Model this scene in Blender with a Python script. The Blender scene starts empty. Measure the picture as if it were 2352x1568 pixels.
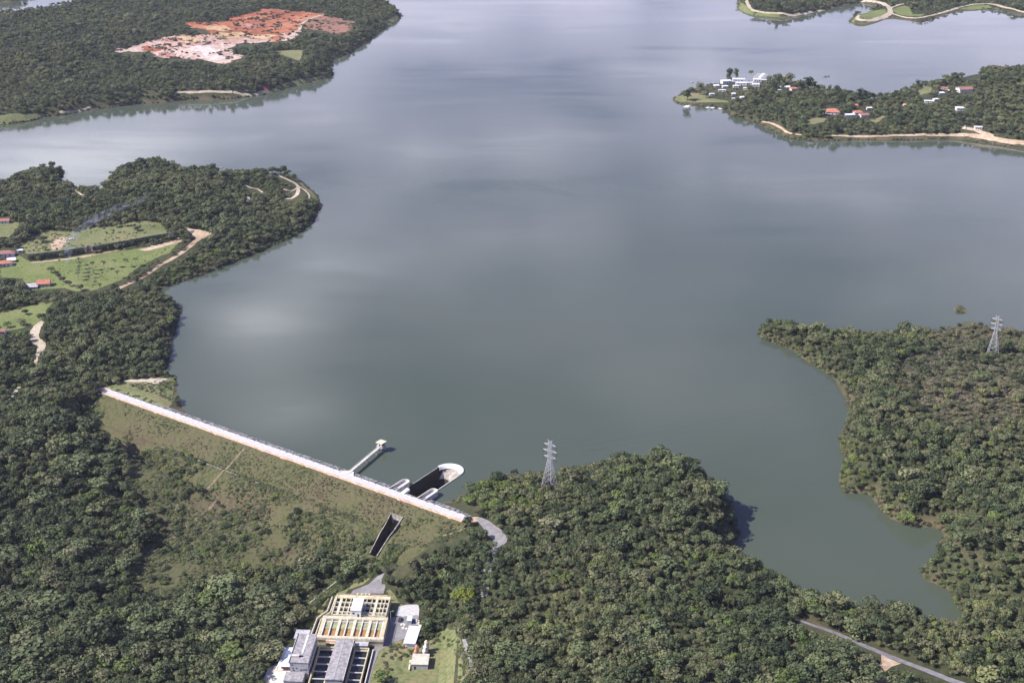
import bpy, math, random
import numpy as np
from mathutils import Vector, Matrix
from mathutils.geometry import delaunay_2d_cdt
random.seed(7); rng = np.random.default_rng(7)
R = math.radians
S = bpy.context.scene
C = S.collection

# ------------------------------------------------------------------ camera, sky, sun, exposure
F, TH, HC = 3231.0, R(23.2), 450.0            # focal length in survey pixels, downward pitch, flying height
cam = bpy.data.cameras.new('camera'); co = bpy.data.objects.new('camera', cam); C.objects.link(co)
cam.sensor_width = 36; cam.lens = F / 2352 * 36; cam.clip_start = 1; cam.clip_end = 40000
co.location = (0, 0, HC); co.rotation_euler = (R(90) - TH, 0, 0); S.camera = co
SUN_EL, SUN_AZ = R(46), (-math.cos(R(14)), -math.sin(R(14)))
sdir = Vector((SUN_AZ[0] * math.cos(SUN_EL), SUN_AZ[1] * math.cos(SUN_EL), math.sin(SUN_EL)))
sl = bpy.data.lights.new('sun', 'SUN'); so = bpy.data.objects.new('sun', sl); C.objects.link(so)
sl.energy = 5.0; sl.angle = R(0.5); sl.color = (1, .95, .87)
so.rotation_euler = sdir.to_track_quat('Z', 'Y').to_euler(); so.location = (-300, 300, 600)
W = bpy.data.worlds.new('World'); S.world = W; W.use_nodes = True
wn, wl = W.node_tree.nodes, W.node_tree.links
bg = wn['Background']; bg.inputs['Strength'].default_value = 0.075
sky = wn.new('ShaderNodeTexSky'); sky.sky_type = 'NISHITA'; sky.sun_disc = False
sky.sun_elevation = SUN_EL; sky.sun_rotation = math.atan2(SUN_AZ[0], SUN_AZ[1])
sky.air_density = 1.0; sky.dust_density = 1.2
# broken cloud cover, procedural, in sky directions
tc = wn.new('ShaderNodeTexCoord')
sep = wn.new('ShaderNodeSeparateXYZ'); wl.new(tc.outputs['Generated'], sep.inputs[0])
def wm(op, a, b=None, c=None):
    n = wn.new('ShaderNodeMath'); n.operation = op
    for i, v in enumerate((a, b, c)):
        if v is None: continue
        if isinstance(v, (int, float)): n.inputs[i].default_value = v
        else: wl.new(v, n.inputs[i])
    return n.outputs[0]
zc = wm('MAXIMUM', sep.outputs[2], 0.03)
cu = wm('DIVIDE', sep.outputs[0], zc); cv = wm('DIVIDE', sep.outputs[1], zc)
cmb = wn.new('ShaderNodeCombineXYZ'); wl.new(cu, cmb.inputs[0]); wl.new(cv, cmb.inputs[1])
cn = wn.new('ShaderNodeTexNoise'); cn.inputs['Scale'].default_value = 1.3; cn.inputs['Detail'].default_value = 7; cn.inputs['Roughness'].default_value = .5
wl.new(cmb.outputs[0], cn.inputs['Vector'])
ramp = wn.new('ShaderNodeValToRGB'); ramp.color_ramp.elements[0].position = .44; ramp.color_ramp.elements[1].position = .66
wl.new(cn.outputs['Fac'], ramp.inputs[0])
def cloud_at(u, v, r, gain):        # a denser or thinner part of the cloud deck round (u, v)
    a = wm('SUBTRACT', cu, u); b = wm('SUBTRACT', cv, v)
    d = wm('SQRT', wm('ADD', wm('MULTIPLY', a, a), wm('MULTIPLY', b, b)))
    return wm('MULTIPLY', wm('MAXIMUM', wm('SUBTRACT', 1, wm('DIVIDE', d, r)), 0), gain)
dens = ramp.outputs['Color']
lowm = wm('MINIMUM', wm('MAXIMUM', wm('MULTIPLY', wm('SUBTRACT', cv, 1.3), .5), 0), 1)
acc = wm('ADD', wm('MULTIPLY', wm('MULTIPLY', dens, 0.6), lowm), wm('MULTIPLY', wm('MULTIPLY', wm('MINIMUM', wm('MAXIMUM', wm('SUBTRACT', cv, 1.9), 0), 3), .30), wm('ADD', .5, wm('MULTIPLY', dens, .7))))
hot = wm('ADD', 0, 0)
for blob in [(-.47, 2.42, .22, 1.1), (-.37, 2.05, .14, .8), (-.40, 2.7, .2, .6), (-.62, 2.36, .14, -.5), (-1.12, 3.5, .55, 1.2), (-.75, 3.3, .35, -.5), (-.55, 5.6, 1.2, .9), (-.05, 5.0, .75, -1.1), (.40, 4.2, .38, -.6), (.75, 5.0, .5, -.5), (1.0, 5.4, .9, .5), (.45, 5.9, .5, -.6)]:
    cb_ = cloud_at(*blob); acc = wm('ADD', acc, cb_)
    if blob[3] > .4 and blob[1] < 4: hot = wm('ADD', hot, cb_)
acc = wm('MINIMUM', wm('MAXIMUM', acc, 0), 1)
mx = wn.new('ShaderNodeMixRGB'); wl.new(acc, mx.inputs[0]); skt = wn.new('ShaderNodeMixRGB'); skt.blend_type = 'MULTIPLY'; skt.inputs[0].default_value = 1; skt.inputs[2].default_value = (1.0, .93, 1.55, 1); wl.new(sky.outputs[0], skt.inputs[1]); wl.new(skt.outputs[0], mx.inputs[1]); hc = wn.new('ShaderNodeMixRGB'); wl.new(hot, hc.inputs[0]); hc.inputs[1].default_value = (15.3, 15, 20, 1); hc.inputs[2].default_value = (26, 26, 30, 1); wl.new(hc.outputs[0], mx.inputs[2])
wl.new(mx.outputs[0], bg.inputs['Color'])
S.view_settings.view_transform = 'Standard'; S.view_settings.look = 'None'
S.view_settings.exposure = 0.5; S.view_settings.gamma = 1
S.render.engine = 'CYCLES'
S.cycles.max_bounces = 5; S.cycles.diffuse_bounces = 2; S.cycles.glossy_bounces = 3; S.cycles.transparent_max_bounces = 6
S.cycles.volume_bounces = 0

# ------------------------------------------------------------------ survey helpers: photo pixel -> ground point
ct, st = math.cos(TH), math.sin(TH)
def P(px, py, z=0.0):
    a = (px - 1176) / F; u = -(py - 784) / F
    t = (z - HC) / (-st + u * ct)
    return (a * t, (ct + u * st) * t)
def proj(x, y, z):                                # numpy ok
    zz = z - HC; D = y * ct - zz * st; U = y * st + zz * ct
    return 1176 + F * x / D, 784 - F * U / D, F / D

def in_poly(x, y, poly):
    x = np.asarray(x, float); y = np.asarray(y, float); ins = np.zeros(x.shape, bool)
    n = len(poly)
    for i in range(n):
        x1, y1 = poly[i]; x2, y2 = poly[(i + 1) % n]
        if y1 == y2: continue
        c = ((y1 > y) != (y2 > y)) & (x < (x2 - x1) * (y - y1) / (y2 - y1) + x1)
        ins ^= c
    return ins
def seg_dist(x, y, pts, closed=True):
    d = np.full(np.shape(x), 1e12)
    n = len(pts)
    for i in range(n if closed else n - 1):
        x1, y1 = pts[i]; x2, y2 = pts[(i + 1) % n]
        dx, dy = x2 - x1, y2 - y1; L = dx * dx + dy * dy + 1e-9
        t = np.clip(((x - x1) * dx + (y - y1) * dy) / L, 0, 1)
        q = (x - x1 - t * dx) ** 2 + (y - y1 - t * dy) ** 2
        d = np.minimum(d, q)
    return np.sqrt(d)

# ------------------------------------------------------------------ land outlines (shorelines)
MAIN = [('w', -9000, 1900), ('w', -700, 1250), (-40, 436), (0, 428), (60, 404), (120, 396), (142, 393), (140, 405), (130, 424), (150, 438), (170, 436), (200, 443), (238, 436), (252, 414),
 (268, 398), (300, 388), (330, 382), (365, 376), (405, 382), (412, 394), (450, 398), (485, 395), (508, 400), (520, 410), (560, 409), (600, 404), (640, 400), (665, 404), (700, 425), (728, 450), (734, 472), (715, 507),
 (680, 540), (625, 564), (560, 592), (480, 624), (400, 652), (352, 668), (395, 690), (413, 708), (402, 745), (388, 795), (380, 840), (375, 862), (403, 866), (406, 905), (414, 935), (434, 958), (520, 992),
 (650, 1037), (800, 1094), (925, 1130), (1000, 1152), (1020, 1153), (1048, 1148), (1079, 1131), (1106, 1116), (1150, 1106), (1180, 1102), (1250, 1098), (1350, 1094), (1430, 1086), (1500, 1082), (1560, 1086), (1610, 1108), (1650, 1140),
 (1672, 1175), (1688, 1210), (1690, 1238), (1672, 1258), (1662, 1272), (1700, 1300), (1760, 1325), (1810, 1350), (1850, 1385), (1950, 1405), (2050, 1410), (2110, 1425), (2150, 1446), (2190, 1446),
 (2235, 1427), (2210, 1400), (2195, 1370), (2180, 1350), (2150, 1338), (2125, 1325), (2120, 1310), (2142, 1290), (2160, 1262), (2172, 1240), (2170, 1217), (2145, 1207), (2100, 1207), (2060, 1196),
 (2025, 1172), (2012, 1147), (2000, 1131), (1945, 1131), (1932, 1107), (1948, 1060), (1938, 1035), (1932, 1000), (1945, 977), (1962, 952), (1945, 912), (1925, 873), (1890, 846), (1850, 826),
 (1825, 804), (1790, 790), (1752, 778), (1746, 766), (1752, 752), (1800, 755), (1850, 764), (1950, 774), (2050, 779), (2100, 775), (2125, 767), (2180, 757), (2215, 750), (2250, 753), (2300, 763), (2352, 771), (2430, 774),
 ('w', 1500, 1130), ('w', 9000, 1130), ('w', 9000, -3000), ('w', -9000, -3000)]
TOPL = [('w', -9000, 1700), ('w', -1000, 1640), (-60, 293), (0, 288), (60, 280), (110, 268), (150, 264), (215, 251), (300, 241), (400, 232), (470, 230), (540, 227), (600, 219), (640, 208), (700, 193), (740, 182), (765, 173), (758, 160),
 (758, 138), (796, 125), (830, 102), (860, 81), (895, 58), (924, 37), (904, 24), (880, 8), (860, -15), (800, -50), (500, -70), (330, -40), (260, -16), (225, -2), (190, 12), (150, 28), (100, 38), (40, 46), (-60, 58), ('w', -1500, 2460), ('w', -9000, 2300)]
FARL = [('w', -9000, 3300), ('w', -1600, 3150), (-120, 14), (30, 5), (70, -12), (150, -60), ('w', -800, 9000), ('w', -9000, 9000)]
RGHT = [(1548, 232), (1565, 240), (1600, 243), (1660, 250), (1685, 270), (1730, 279), (1780, 301), (1810, 318), (1840, 322), (1920, 323), (2000, 321), (2100, 321), (2200, 320), (2260, 328), (2352, 342), (2440, 352), ('w', 1400, 1560), ('w', 9000, 1560),
 ('w', 9000, 2250), ('w', 1700, 2200), (2440, 158), (2352, 172), (2260, 190), (2180, 203), (2110, 212), (2080, 218), (2040, 226), (2000, 230), (1940, 219), (1880, 206), (1830, 196), (1800, 190), (1680, 188), (1625, 196), (1580, 212), (1550, 225)]
z8 = lambda l: [(1646 + a * .3, b * .3) for a, b in l]
TOPR = z8([(160, -60), (165, 0), (165, 70), (200, 95), (270, 120), (400, 135), (520, 140), (640, 125), (800, 87), (900, 62), (1000, 37), (1100, 22), (1180, 35), (1240, 60), (1200, 80), (1120, 110), (1050, 130), (1012, 165), (1050, 187), (1150, 190),
 (1220, 176), (1290, 147), (1340, 140), (1450, 152), (1550, 176), (1640, 157), (1750, 117), (1860, 83), (2000, 84), (2080, 68), (2130, 68), (2200, 97), (2300, 107), (2352, 117), (2600, 140)]) + [('w', 9000, 2500), ('w', 9000, 9000), ('w', 600, 9000), (1660, -120)]
ISLE = [(2190, 712), (2196, 703), (2206, 703), (2221, 711), (2218, 716), (2203, 715)]
def wpoly(l): return [(p[1], p[2]) if p[0] == 'w' else P(p[0], p[1]) for p in l]
def rough(poly, amp=2.2, step=14):
    out = []
    n = len(poly)
    for i in range(n):
        (x1, y1), (x2, y2) = poly[i], poly[(i + 1) % n]
        L = math.hypot(x2 - x1, y2 - y1); k = 1 if L > 900 else max(1, int(L / step))
        for j in range(k):
            t = j / k; a = amp if (j > 0) else amp * .4
            out.append((x1 + (x2 - x1) * t + random.uniform(-a, a), y1 + (y2 - y1) * t + random.uniform(-a, a)))
    return out
LANDS = [rough(wpoly(l), a) for l, a in ((MAIN, 1.6), (TOPL, 3), (FARL, 3), (RGHT, 2), (TOPR, 2), (ISLE, .6))]

# ------------------------------------------------------------------ terrain heights
CR = 3.5                                             # dam crest height above the water
CTRL = [(100, 700, 6), (200, 780, 9), (300, 750, 7), (150, 950, 8), (50, 1050, 6), (250, 960, 6), (330, 900, 3.2), (380, 890, 3), (290, 888, 3.6), (200, 1080, 0), (290, 1080, -10), (250, 1180, -12), (100, 1200, -7), (400, 1250, -22), (300, 1400, -20), (100, 1400, -12), (600, 1330, -23), (500, 1500, -19), (700, 1350, -22),
 (740, 1450, -17), (100, 1540, -16), (850, 1290, -14), (900, 1400, -14), (1000, 1280, -5), (1060, 1400, -6), (1000, 1500, -13), (1080, 1220, 1), (1130, 1215, 4), (1160, 1245, 5), (1180, 1330, 5), (1150, 1500, -4), (1200, 1180, 8), (1265, 1118, 7), (1100, 1160, 4), (1380, 1150, 16), (1480, 1120, 23), (1590, 1180, 26),
 (1400, 1300, 16), (1600, 1300, 12), (1500, 1500, 12), (1800, 1420, 10), (1750, 1540, 11), (2000, 1460, 8), (2100, 1540, 9), (2300, 1540, 12), (1250, 1560, 2),
 (100, 500, 5), (300, 450, 12), (330, 400, 8), (500, 450, 10), (650, 440, 5), (620, 520, 6), (250, 560, 6), (250, 620, 3), (100, 620, 4), (50, 680, 4), (30, 500, 6), (60, 430, 6), (430, 530, 5),
 (2000, 850, 14), (2100, 900, 20), (2280, 815, 16), (2250, 1000, 25), (2100, 1050, 17), (2300, 1200, 25), (2100, 1120, 12), (2250, 1350, 15), (1850, 785, 6), (2330, 1480, 16), (2300, 900, 26), (2250, 770, 6),
 (400, 150, 14), (600, 90, 12), (200, 100, 24), (100, 200, 12), (720, 60, 14), (820, 50, 8), (500, 50, 18), (650, 150, 12), (300, 60, 22),
 (1620, 215, 2), (1700, 215, 2), (1800, 215, 4), (1850, 270, 9), (1950, 270, 6), (2100, 270, 9), (2250, 230, 15), (2330, 190, 28), (2300, 290, 10), (2180, 220, 14), (2000, 240, 5),
 (1800, 5, 8), (2200, 20, 3), (2330, 0, 6)]
CW = np.array([(*P(a, b, z), z) for a, b, z in CTRL])
def vnoise(x, y, s, seed):
    x = np.asarray(x) / s + seed * 17.3; y = np.asarray(y) / s - seed * 9.1
    xi, yi = np.floor(x), np.floor(y); fx, fy = x - xi, y - yi
    fx = fx * fx * (3 - 2 * fx); fy = fy * fy * (3 - 2 * fy)
    h = lambda a, b: (np.sin(a * 127.1 + b * 311.7 + seed * 74.7) * 43758.5453) % 1.0
    return (h(xi, yi) * (1 - fx) + h(xi + 1, yi) * fx) * (1 - fy) + (h(xi, yi + 1) * (1 - fx) + h(xi + 1, yi + 1) * fx) * fy
xs = np.concatenate([[-9000, -6000, -4000, -2800, -2000], np.arange(-1500, 1500.1, 5), [2000, 2800, 4000, 6000, 9000]])
ys = np.concatenate([[-3000, -1500, -500, 0, 250], np.arange(400, 3300.1, 5), [3600, 4000, 5000, 6500, 9000]])
GX, GY = np.meshgrid(xs, ys)
SD = np.full(GX.shape, -1e9)
for lp in LANDS:
    a = np.array(lp); fin = a[(abs(a[:, 0]) < 5000) & (a[:, 1] > -2000) & (a[:, 1] < 5000)]
    d = seg_dist(GX, GY, lp); ins = in_poly(GX, GY, lp)
    SD = np.maximum(SD, np.where(ins, d, -d))
num = np.zeros(GX.shape); den = np.zeros(GX.shape) + 1e-12
for cx, cy, cz in CW:
    w = 1 / ((GX - cx) ** 2 + (GY - cy) ** 2 + 600) ** 1.6
    num += w * cz; den += w
A = num / den
nz = (vnoise(GX, GY, 60, 1) - .5) * 3.0 + (vnoise(GX, GY, 25, 2) - .5) * 1.4
rampv = np.clip(SD / 24, 0, 1); rampv = 1 - (1 - rampv) ** 2
HT = np.where(SD > 0, (A + nz) * rampv + .35 * np.clip(SD / 2, 0, 1), np.maximum(SD * .22, -12))
# made ground of the waterworks: a level yard
def pad(x0, x1, y0, y1, z, soft=14):
    global HT
    dx = np.maximum(np.maximum(x0 - GX, GX - x1), 0); dy = np.maximum(np.maximum(y0 - GY, GY - y1), 0)
    w = np.clip(1 - np.hypot(dx, dy) / soft, 0, 1); w = w * w * (3 - 2 * w)
    HT = HT * (1 - w) + z * w
pad(-135, -40, 590, 704, -15)
# the spillway pit and its outlet ravine
DA, DB = np.array(P(240, 897, CR)), np.array(P(1068, 1191, CR))
DL = float(np.hypot(*(DB - DA))); dd = (DB - DA) / DL; dn = np.array([dd[1], -dd[0]])      # along the dam, and downstream
if dn[1] > 0: dn = -dn
SP0 = np.array(P(1045, 1073, 0)); tS = float(np.dot(SP0 - DA, dd)); oS = float(np.dot(SP0 - DA, dn))
TT = (GX - DA[0]) * dd[0] + (GY - DA[1]) * dd[1]; OO = (GX - DA[0]) * dn[0] + (GY - DA[1]) * dn[1]
pit = (abs(TT - tS) < 17) & (OO < 6) & (OO > oS - 20); HT = np.where(pit, np.minimum(HT, -14), HT)
damz = (TT > 0) & (TT < DL - 8) & (OO > -5) & (OO < 48)
HT = np.where(damz, np.minimum(HT, CR - 2.2 - np.clip(OO + 2, 0, 99) * .48), HT)
def Hs(x, y):
    x = np.atleast_1d(np.asarray(x, float)); y = np.atleast_1d(np.asarray(y, float))
    i = np.clip(np.searchsorted(xs, x) - 1, 0, len(xs) - 2); j = np.clip(np.searchsorted(ys, y) - 1, 0, len(ys) - 2)
    fx = np.clip((x - xs[i]) / (xs[i + 1] - xs[i]), 0, 1); fy = np.clip((y - ys[j]) / (ys[j + 1] - ys[j]), 0, 1)
    return (HT[j, i] * (1 - fx) + HT[j, i + 1] * fx) * (1 - fy) + (HT[j + 1, i] * (1 - fx) + HT[j + 1, i + 1] * fx) * fy
def G(px, py):
    z = 0.0
    for _ in range(12):
        x, y = P(px, py, z); z = .5 * z + .5 * float(Hs(x, y)[0])
    x, y = P(px, py, z)
    return Vector((x, y, float(Hs(x, y)[0])))

# ------------------------------------------------------------------ materials
def nodes(name):
    m = bpy.data.materials.new(name); m.use_nodes = True
    return m, m.node_tree.nodes, m.node_tree.links, m.node_tree.nodes['Principled BSDF']
def mat(name, col, rough=.8, var=.12, scale=.6, metal=0, col2=None, bump=0, detail=4, spec=.3):
    m, n, l, b = nodes(name)
    g = n.new('ShaderNodeNewGeometry'); t = n.new('ShaderNodeTexNoise'); t.inputs['Scale'].default_value = scale; t.inputs['Detail'].default_value = detail
    l.new(g.outputs['Position'], t.inputs['Vector'])
    r = n.new('ShaderNodeValToRGB'); c2 = col2 or tuple(c * (1 - var * 2) for c in col)
    r.color_ramp.elements[0].position = .35; r.color_ramp.elements[1].position = .65
    r.color_ramp.elements[0].color = (*c2, 1); r.color_ramp.elements[1].color = (*[min(1, c * (1 + var)) for c in col], 1)
    l.new(t.outputs['Fac'], r.inputs[0]); l.new(r.outputs[0], b.inputs['Base Color'])
    b.inputs['Roughness'].default_value = rough; b.inputs['Metallic'].default_value = metal; b.inputs['Specular IOR Level'].default_value = spec
    if bump:
        bp = n.new('ShaderNodeBump'); bp.inputs['Strength'].default_value = bump; bp.inputs['Distance'].default_value = .3
        t2 = n.new('ShaderNodeTexNoise'); t2.inputs['Scale'].default_value = scale * 4; t2.inputs['Detail'].default_value = 5
        l.new(g.outputs['Position'], t2.inputs['Vector']); l.new(t2.outputs['Fac'], bp.inputs['Height']); l.new(bp.outputs[0], b.inputs['Normal'])
    return m
def multi(name, stops, scales=((.02, 4), (.25, 5)), mixw=.5, rough=.95, bump=.6, bscale=1.2, bdist=.5):
    m, n, l, b = nodes(name)
    g = n.new('ShaderNodeNewGeometry'); outs = []
    for s, d in scales:
        t = n.new('ShaderNodeTexNoise'); t.inputs['Scale'].default_value = s; t.inputs['Detail'].default_value = d; t.inputs['Roughness'].default_value = .6
        l.new(g.outputs['Position'], t.inputs['Vector']); outs.append(t.outputs['Fac'])
    mxn = n.new('ShaderNodeMix'); mxn.inputs[0].default_value = mixw; l.new(outs[0], mxn.inputs[2]); l.new(outs[1], mxn.inputs[3])
    r = n.new('ShaderNodeValToRGB'); e = r.color_ramp.elements
    e[0].position, e[0].color = stops[0][0], (*stops[0][1], 1); e[1].position, e[1].color = stops[-1][0], (*stops[-1][1], 1)
    for p, c in stops[1:-1]:
        q = e.new(p); q.color = (*c, 1)
    l.new(mxn.outputs[0], r.inputs[0]); l.new(r.outputs[0], b.inputs['Base Color'])
    b.inputs['Roughness'].default_value = rough; b.inputs['Specular IOR Level'].default_value = .15
    if bump:
        t = n.new('ShaderNodeTexNoise'); t.inputs['Scale'].default_value = bscale; t.inputs['Detail'].default_value = 4; l.new(g.outputs['Position'], t.inputs['Vector'])
        bp = n.new('ShaderNodeBump'); bp.inputs['Strength'].default_value = bump; bp.inputs['Distance'].default_value = bdist
        l.new(t.outputs['Fac'], bp.inputs['Height']); l.new(bp.outputs[0], b.inputs['Normal'])
    return m, n, l, b, r
M = {}
M['soil'], n_, l_, b_, r_ = multi('forest_floor', [(.36, (.03, .038, .018)), (.48, (.055, .062, .03)), (.58, (.08, .078, .042)), (.66, (.12, .095, .06)), (.72, (.17, .115, .075))])
# bare reddish bank along the waterline
ml_ = n_.new('ShaderNodeAttribute'); ml_.attribute_name = 'shore'
mk_ = n_.new('ShaderNodeMixRGB'); l_.new(ml_.outputs['Fac'], mk_.inputs[0]); l_.new(r_.outputs[0], mk_.inputs[1]); mk_.inputs[2].default_value = (.17, .125, .08, 1)
l_.new(mk_.outputs[0], b_.inputs['Base Color'])
M['slope'] = multi('slope_grass', [(.38, (.05, .057, .028)), (.45, (.088, .094, .042)), (.51, (.125, .122, .058)), (.56, (.118, .10, .058)), (.62, (.095, .07, .046))], ((.022, 6), (.45, 7)), .5, bscale=1.5, bump=.9)[0]
M['lawn'] = multi('lawn_grass', [(.36, (.105, .14, .045)), (.5, (.16, .195, .065)), (.62, (.22, .215, .10))], ((.03, 4), (.4, 6)), .55, bump=.3)[0]
M['meadow'] = multi('rough_meadow', [(.36, (.09, .115, .045)), (.46, (.15, .175, .07)), (.55, (.21, .20, .10)), (.62, (.26, .20, .12)), (.68, (.33, .22, .14))], ((.03, 4), (.45, 6)), .6, bump=.4)[0]
M['dirt'] = multi('pale_dirt', [(.38, (.30, .20, .125)), (.5, (.44, .33, .23)), (.62, (.55, .45, .34))], bump=.2)[0]
M['sand'] = multi('pale_sand', [(.38, (.36, .29, .2)), (.6, (.54, .48, .37))], bump=.2)[0]
M['redsoil'] = multi('orange_soil', [(.38, (.22, .085, .05)), (.47, (.36, .125, .065)), (.55, (.42, .19, .11)), (.64, (.48, .30, .21))], ((.012, 4), (.1, 6)), .4, bscale=.15, bdist=2)[0]
M['pinksoil'] = multi('pale_quarry_rock', [(.36, (.32, .15, .11)), (.45, (.46, .30, .24)), (.54, (.58, .45, .39)), (.66, (.52, .40, .25))], ((.02, 5), (.12, 6)), .5, bscale=.12, bdist=4, bump=1)[0]
M['brownsoil'] = multi('brown_soil', [(.36, (.16, .12, .06)), (.5, (.26, .14, .10)), (.64, (.34, .18, .13))], ((.02, 5), (.12, 6)), .5)[0]
M['path'] = mat('brown_footpath', (.22, .17, .11), .95, .2, .5)
M['asphalt'] = mat('asphalt', (.21, .20, .21), .9, .12, .3)
M['yard'] = mat('worn_asphalt_yard', (.25, .24, .24), .9, .1, .25)
M['gravel'] = mat('white_gravel', (.54, .53, .52), .9, .08, .8, bump=.3)
M['shoulder'] = mat('orange_shoulder', (.50, .26, .16), .95, .25, .35, col2=(.62, .48, .36))
M['riprap'] = mat('riprap_stone', (.26, .26, .27), .95, .3, .6, col2=(.03, .03, .03), bump=1)
M['concrete'] = mat('concrete', (.50, .48, .44), .85, .12, .5)
M['oldconcrete'] = mat('stained_concrete', (.40, .37, .32), .9, .2, .35, col2=(.19, .17, .15))
M['shadedwetconcrete'] = mat('shaded_algae_concrete', (.022, .02, .018), .7, .2, .4)  # black algae plus the shade of left walls and floors, painted in
M['paleconcrete'] = mat('pale_concrete', (.66, .62, .54), .85, .1, .4)
M['cream'] = mat('cream_paint', (.60, .52, .33), .7, .14, .5)
M['creamlight'] = mat('light_cream_paint', (.64, .59, .44), .7, .12, .5)
M['white'] = mat('white_paint', (.76, .76, .74), .6, .08, .5)
M['whiteroof'] = mat('white_metal_roof', (.72, .73, .75), .5, .1, .5)
M['blueroof'] = mat('pale_blue_metal_roof', (.62, .68, .78), .4, .05, .3)
M['roofgrey'] = mat('grey_flat_roof', (.36, .34, .34), .9, .12, .5, col2=(.22, .21, .21))
M['wallgrey'] = mat('grey_wall', (.46, .46, .46), .85, .06, .6)
M['tile'] = mat('terracotta_tile', (.50, .20, .13), .85, .2, .8, col2=(.33, .13, .09))
M['oldtile'] = mat('weathered_tile', (.36, .17, .14), .9, .2, .8, col2=(.22, .12, .1))
M['asbestos'] = mat('grey_fibre_roof', (.45, .44, .46), .9, .2, 1.0, col2=(.28, .27, .28))
M['dark'] = mat('dark_opening', (.025, .025, .03), .4, .1, 1)
M['glass'] = mat('window_glass', (.03, .04, .05), .15, .1, 1, spec=.5)
M['tankwater'] = mat('dark_tank_water', (.018, .024, .03), .12, .2, .3, spec=.5)
M['greentank'] = mat('green_tank_water', (.05, .06, .04), .15, .2, .3, spec=.5)
M['orangefilter'] = mat('orange_filter_bed', (.36, .22, .09), .5, .12, .6, col2=(.28, .15, .06), spec=.3)
M['greenfilter'] = mat('green_filter_water', (.36, .36, .20), .3, .15, .5, col2=(.22, .25, .14), spec=.4)
M['steel'] = mat('galvanised_steel', (.46, .46, .48), .5, .06, 1)
M['cable'] = mat('dark_cable', (.09, .09, .09), .6, .05, 1)
M['bark'] = mat('bark', (.16, .12, .09), .95, .2, 2)
M['palebark'] = mat('pale_bark', (.34, .30, .25), .95, .2, 2)
M['orangetank'] = mat('orange_silo_paint', (.62, .30, .17), .6, .1, 1)
M['carwhite'] = mat('white_car_paint', (.8, .8, .82), .3, .02, 1, spec=.5)
M['cardark'] = mat('dark_car_paint', (.05, .055, .06), .3, .02, 1, spec=.5)
M['tyre'] = mat('tyre_rubber', (.02, .02, .02), .9, .1, 1)
M['wood'] = mat('weathered_wood', (.45, .42, .38), .8, .1, 1)

def foliage(name, cols, leafvar=.35, big=.012, mid=.06):
    m, n, l, b = nodes(name)
    oi = n.new('ShaderNodeObjectInfo'); t = n.new('ShaderNodeTexNoise'); t.inputs['Scale'].default_value = big; t.inputs['Detail'].default_value = 3
    l.new(oi.outputs['Location'], t.inputs['Vector'])
    def mt(op, a, b2):
        q = n.new('ShaderNodeMath'); q.operation = op
        for i, v in enumerate((a, b2)):
            if isinstance(v, (int, float)): q.inputs[i].default_value = v
            else: l.new(v, q.inputs[i])
        return q.outputs[0]
    f = mt('ADD', mt('MULTIPLY', oi.outputs['Random'], .62), mt('MULTIPLY', mt('SUBTRACT', t.outputs['Fac'], .5), 1.5))
    f = mt('ADD', f, .19)
    r = n.new('ShaderNodeValToRGB'); e = r.color_ramp.elements; k = len(cols)
    e[0].color = (*cols[0], 1); e[0].position = 0; e[1].color = (*cols[-1], 1); e[1].position = 1
    for i, c in enumerate(cols[1:-1]):
        q = e.new((i + 1) / (k - 1)); q.color = (*c, 1)
    l.new(f, r.inputs[0])
    # value shift from crown to crown
    r2 = mt('FRACT', mt('MULTIPLY', oi.outputs['Random'], 37.7), 0)
    g = n.new('ShaderNodeNewGeometry'); t2 = n.new('ShaderNodeTexNoise'); t2.inputs['Scale'].default_value = 1.1; t2.inputs['Detail'].default_value = 3
    l.new(g.outputs['Position'], t2.inputs['Vector'])
    v = mt('ADD', mt('MULTIPLY', r2, .55), mt('MULTIPLY', t2.outputs['Fac'], leafvar * 2)); v = mt('ADD', v, .72 - leafvar)
    hs = n.new('ShaderNodeHueSaturation'); l.new(v, hs.inputs['Value']); l.new(r.outputs[0], hs.inputs['Color'])
    l.new(hs.outputs[0], b.inputs['Base Color']); b.inputs['Roughness'].default_value = .6; b.inputs['Specular IOR Level'].default_value = .25
    tr = n.new('ShaderNodeBsdfTranslucent'); l.new(hs.outputs[0], tr.inputs['Color'])
    ms = n.new('ShaderNodeMixShader'); ms.inputs[0].default_value = .12
    l.new(b.outputs[0], ms.inputs[1]); l.new(tr.outputs[0], ms.inputs[2]); l.new(ms.outputs[0], n['Material Output'].inputs['Surface'])
    return m
M['leaf'] = foliage('forest_foliage', [(.068, .092, .044), (.104, .132, .06), (.134, .162, .07), (.168, .17, .09), (.2, .218, .082)])
M['leafdark'] = foliage('dark_foliage', [(.036, .052, .027), (.054, .072, .034), (.074, .092, .042)])
M['leafscrub'] = foliage('scrub_foliage', [(.11, .125, .07), (.15, .155, .088), (.18, .165, .115), (.20, .185, .10), (.19, .15, .11)])
M['leafbright'] = foliage('bright_foliage', [(.11, .155, .045), (.135, .18, .05), (.17, .205, .06)])
M['leafyellow'] = foliage('yellow_green_foliage', [(.19, .22, .03), (.25, .28, .04), (.22, .23, .04)])
M['frond'] = foliage('palm_fronds', [(.05, .08, .03), (.07, .10, .035), (.1, .13, .04)])

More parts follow.
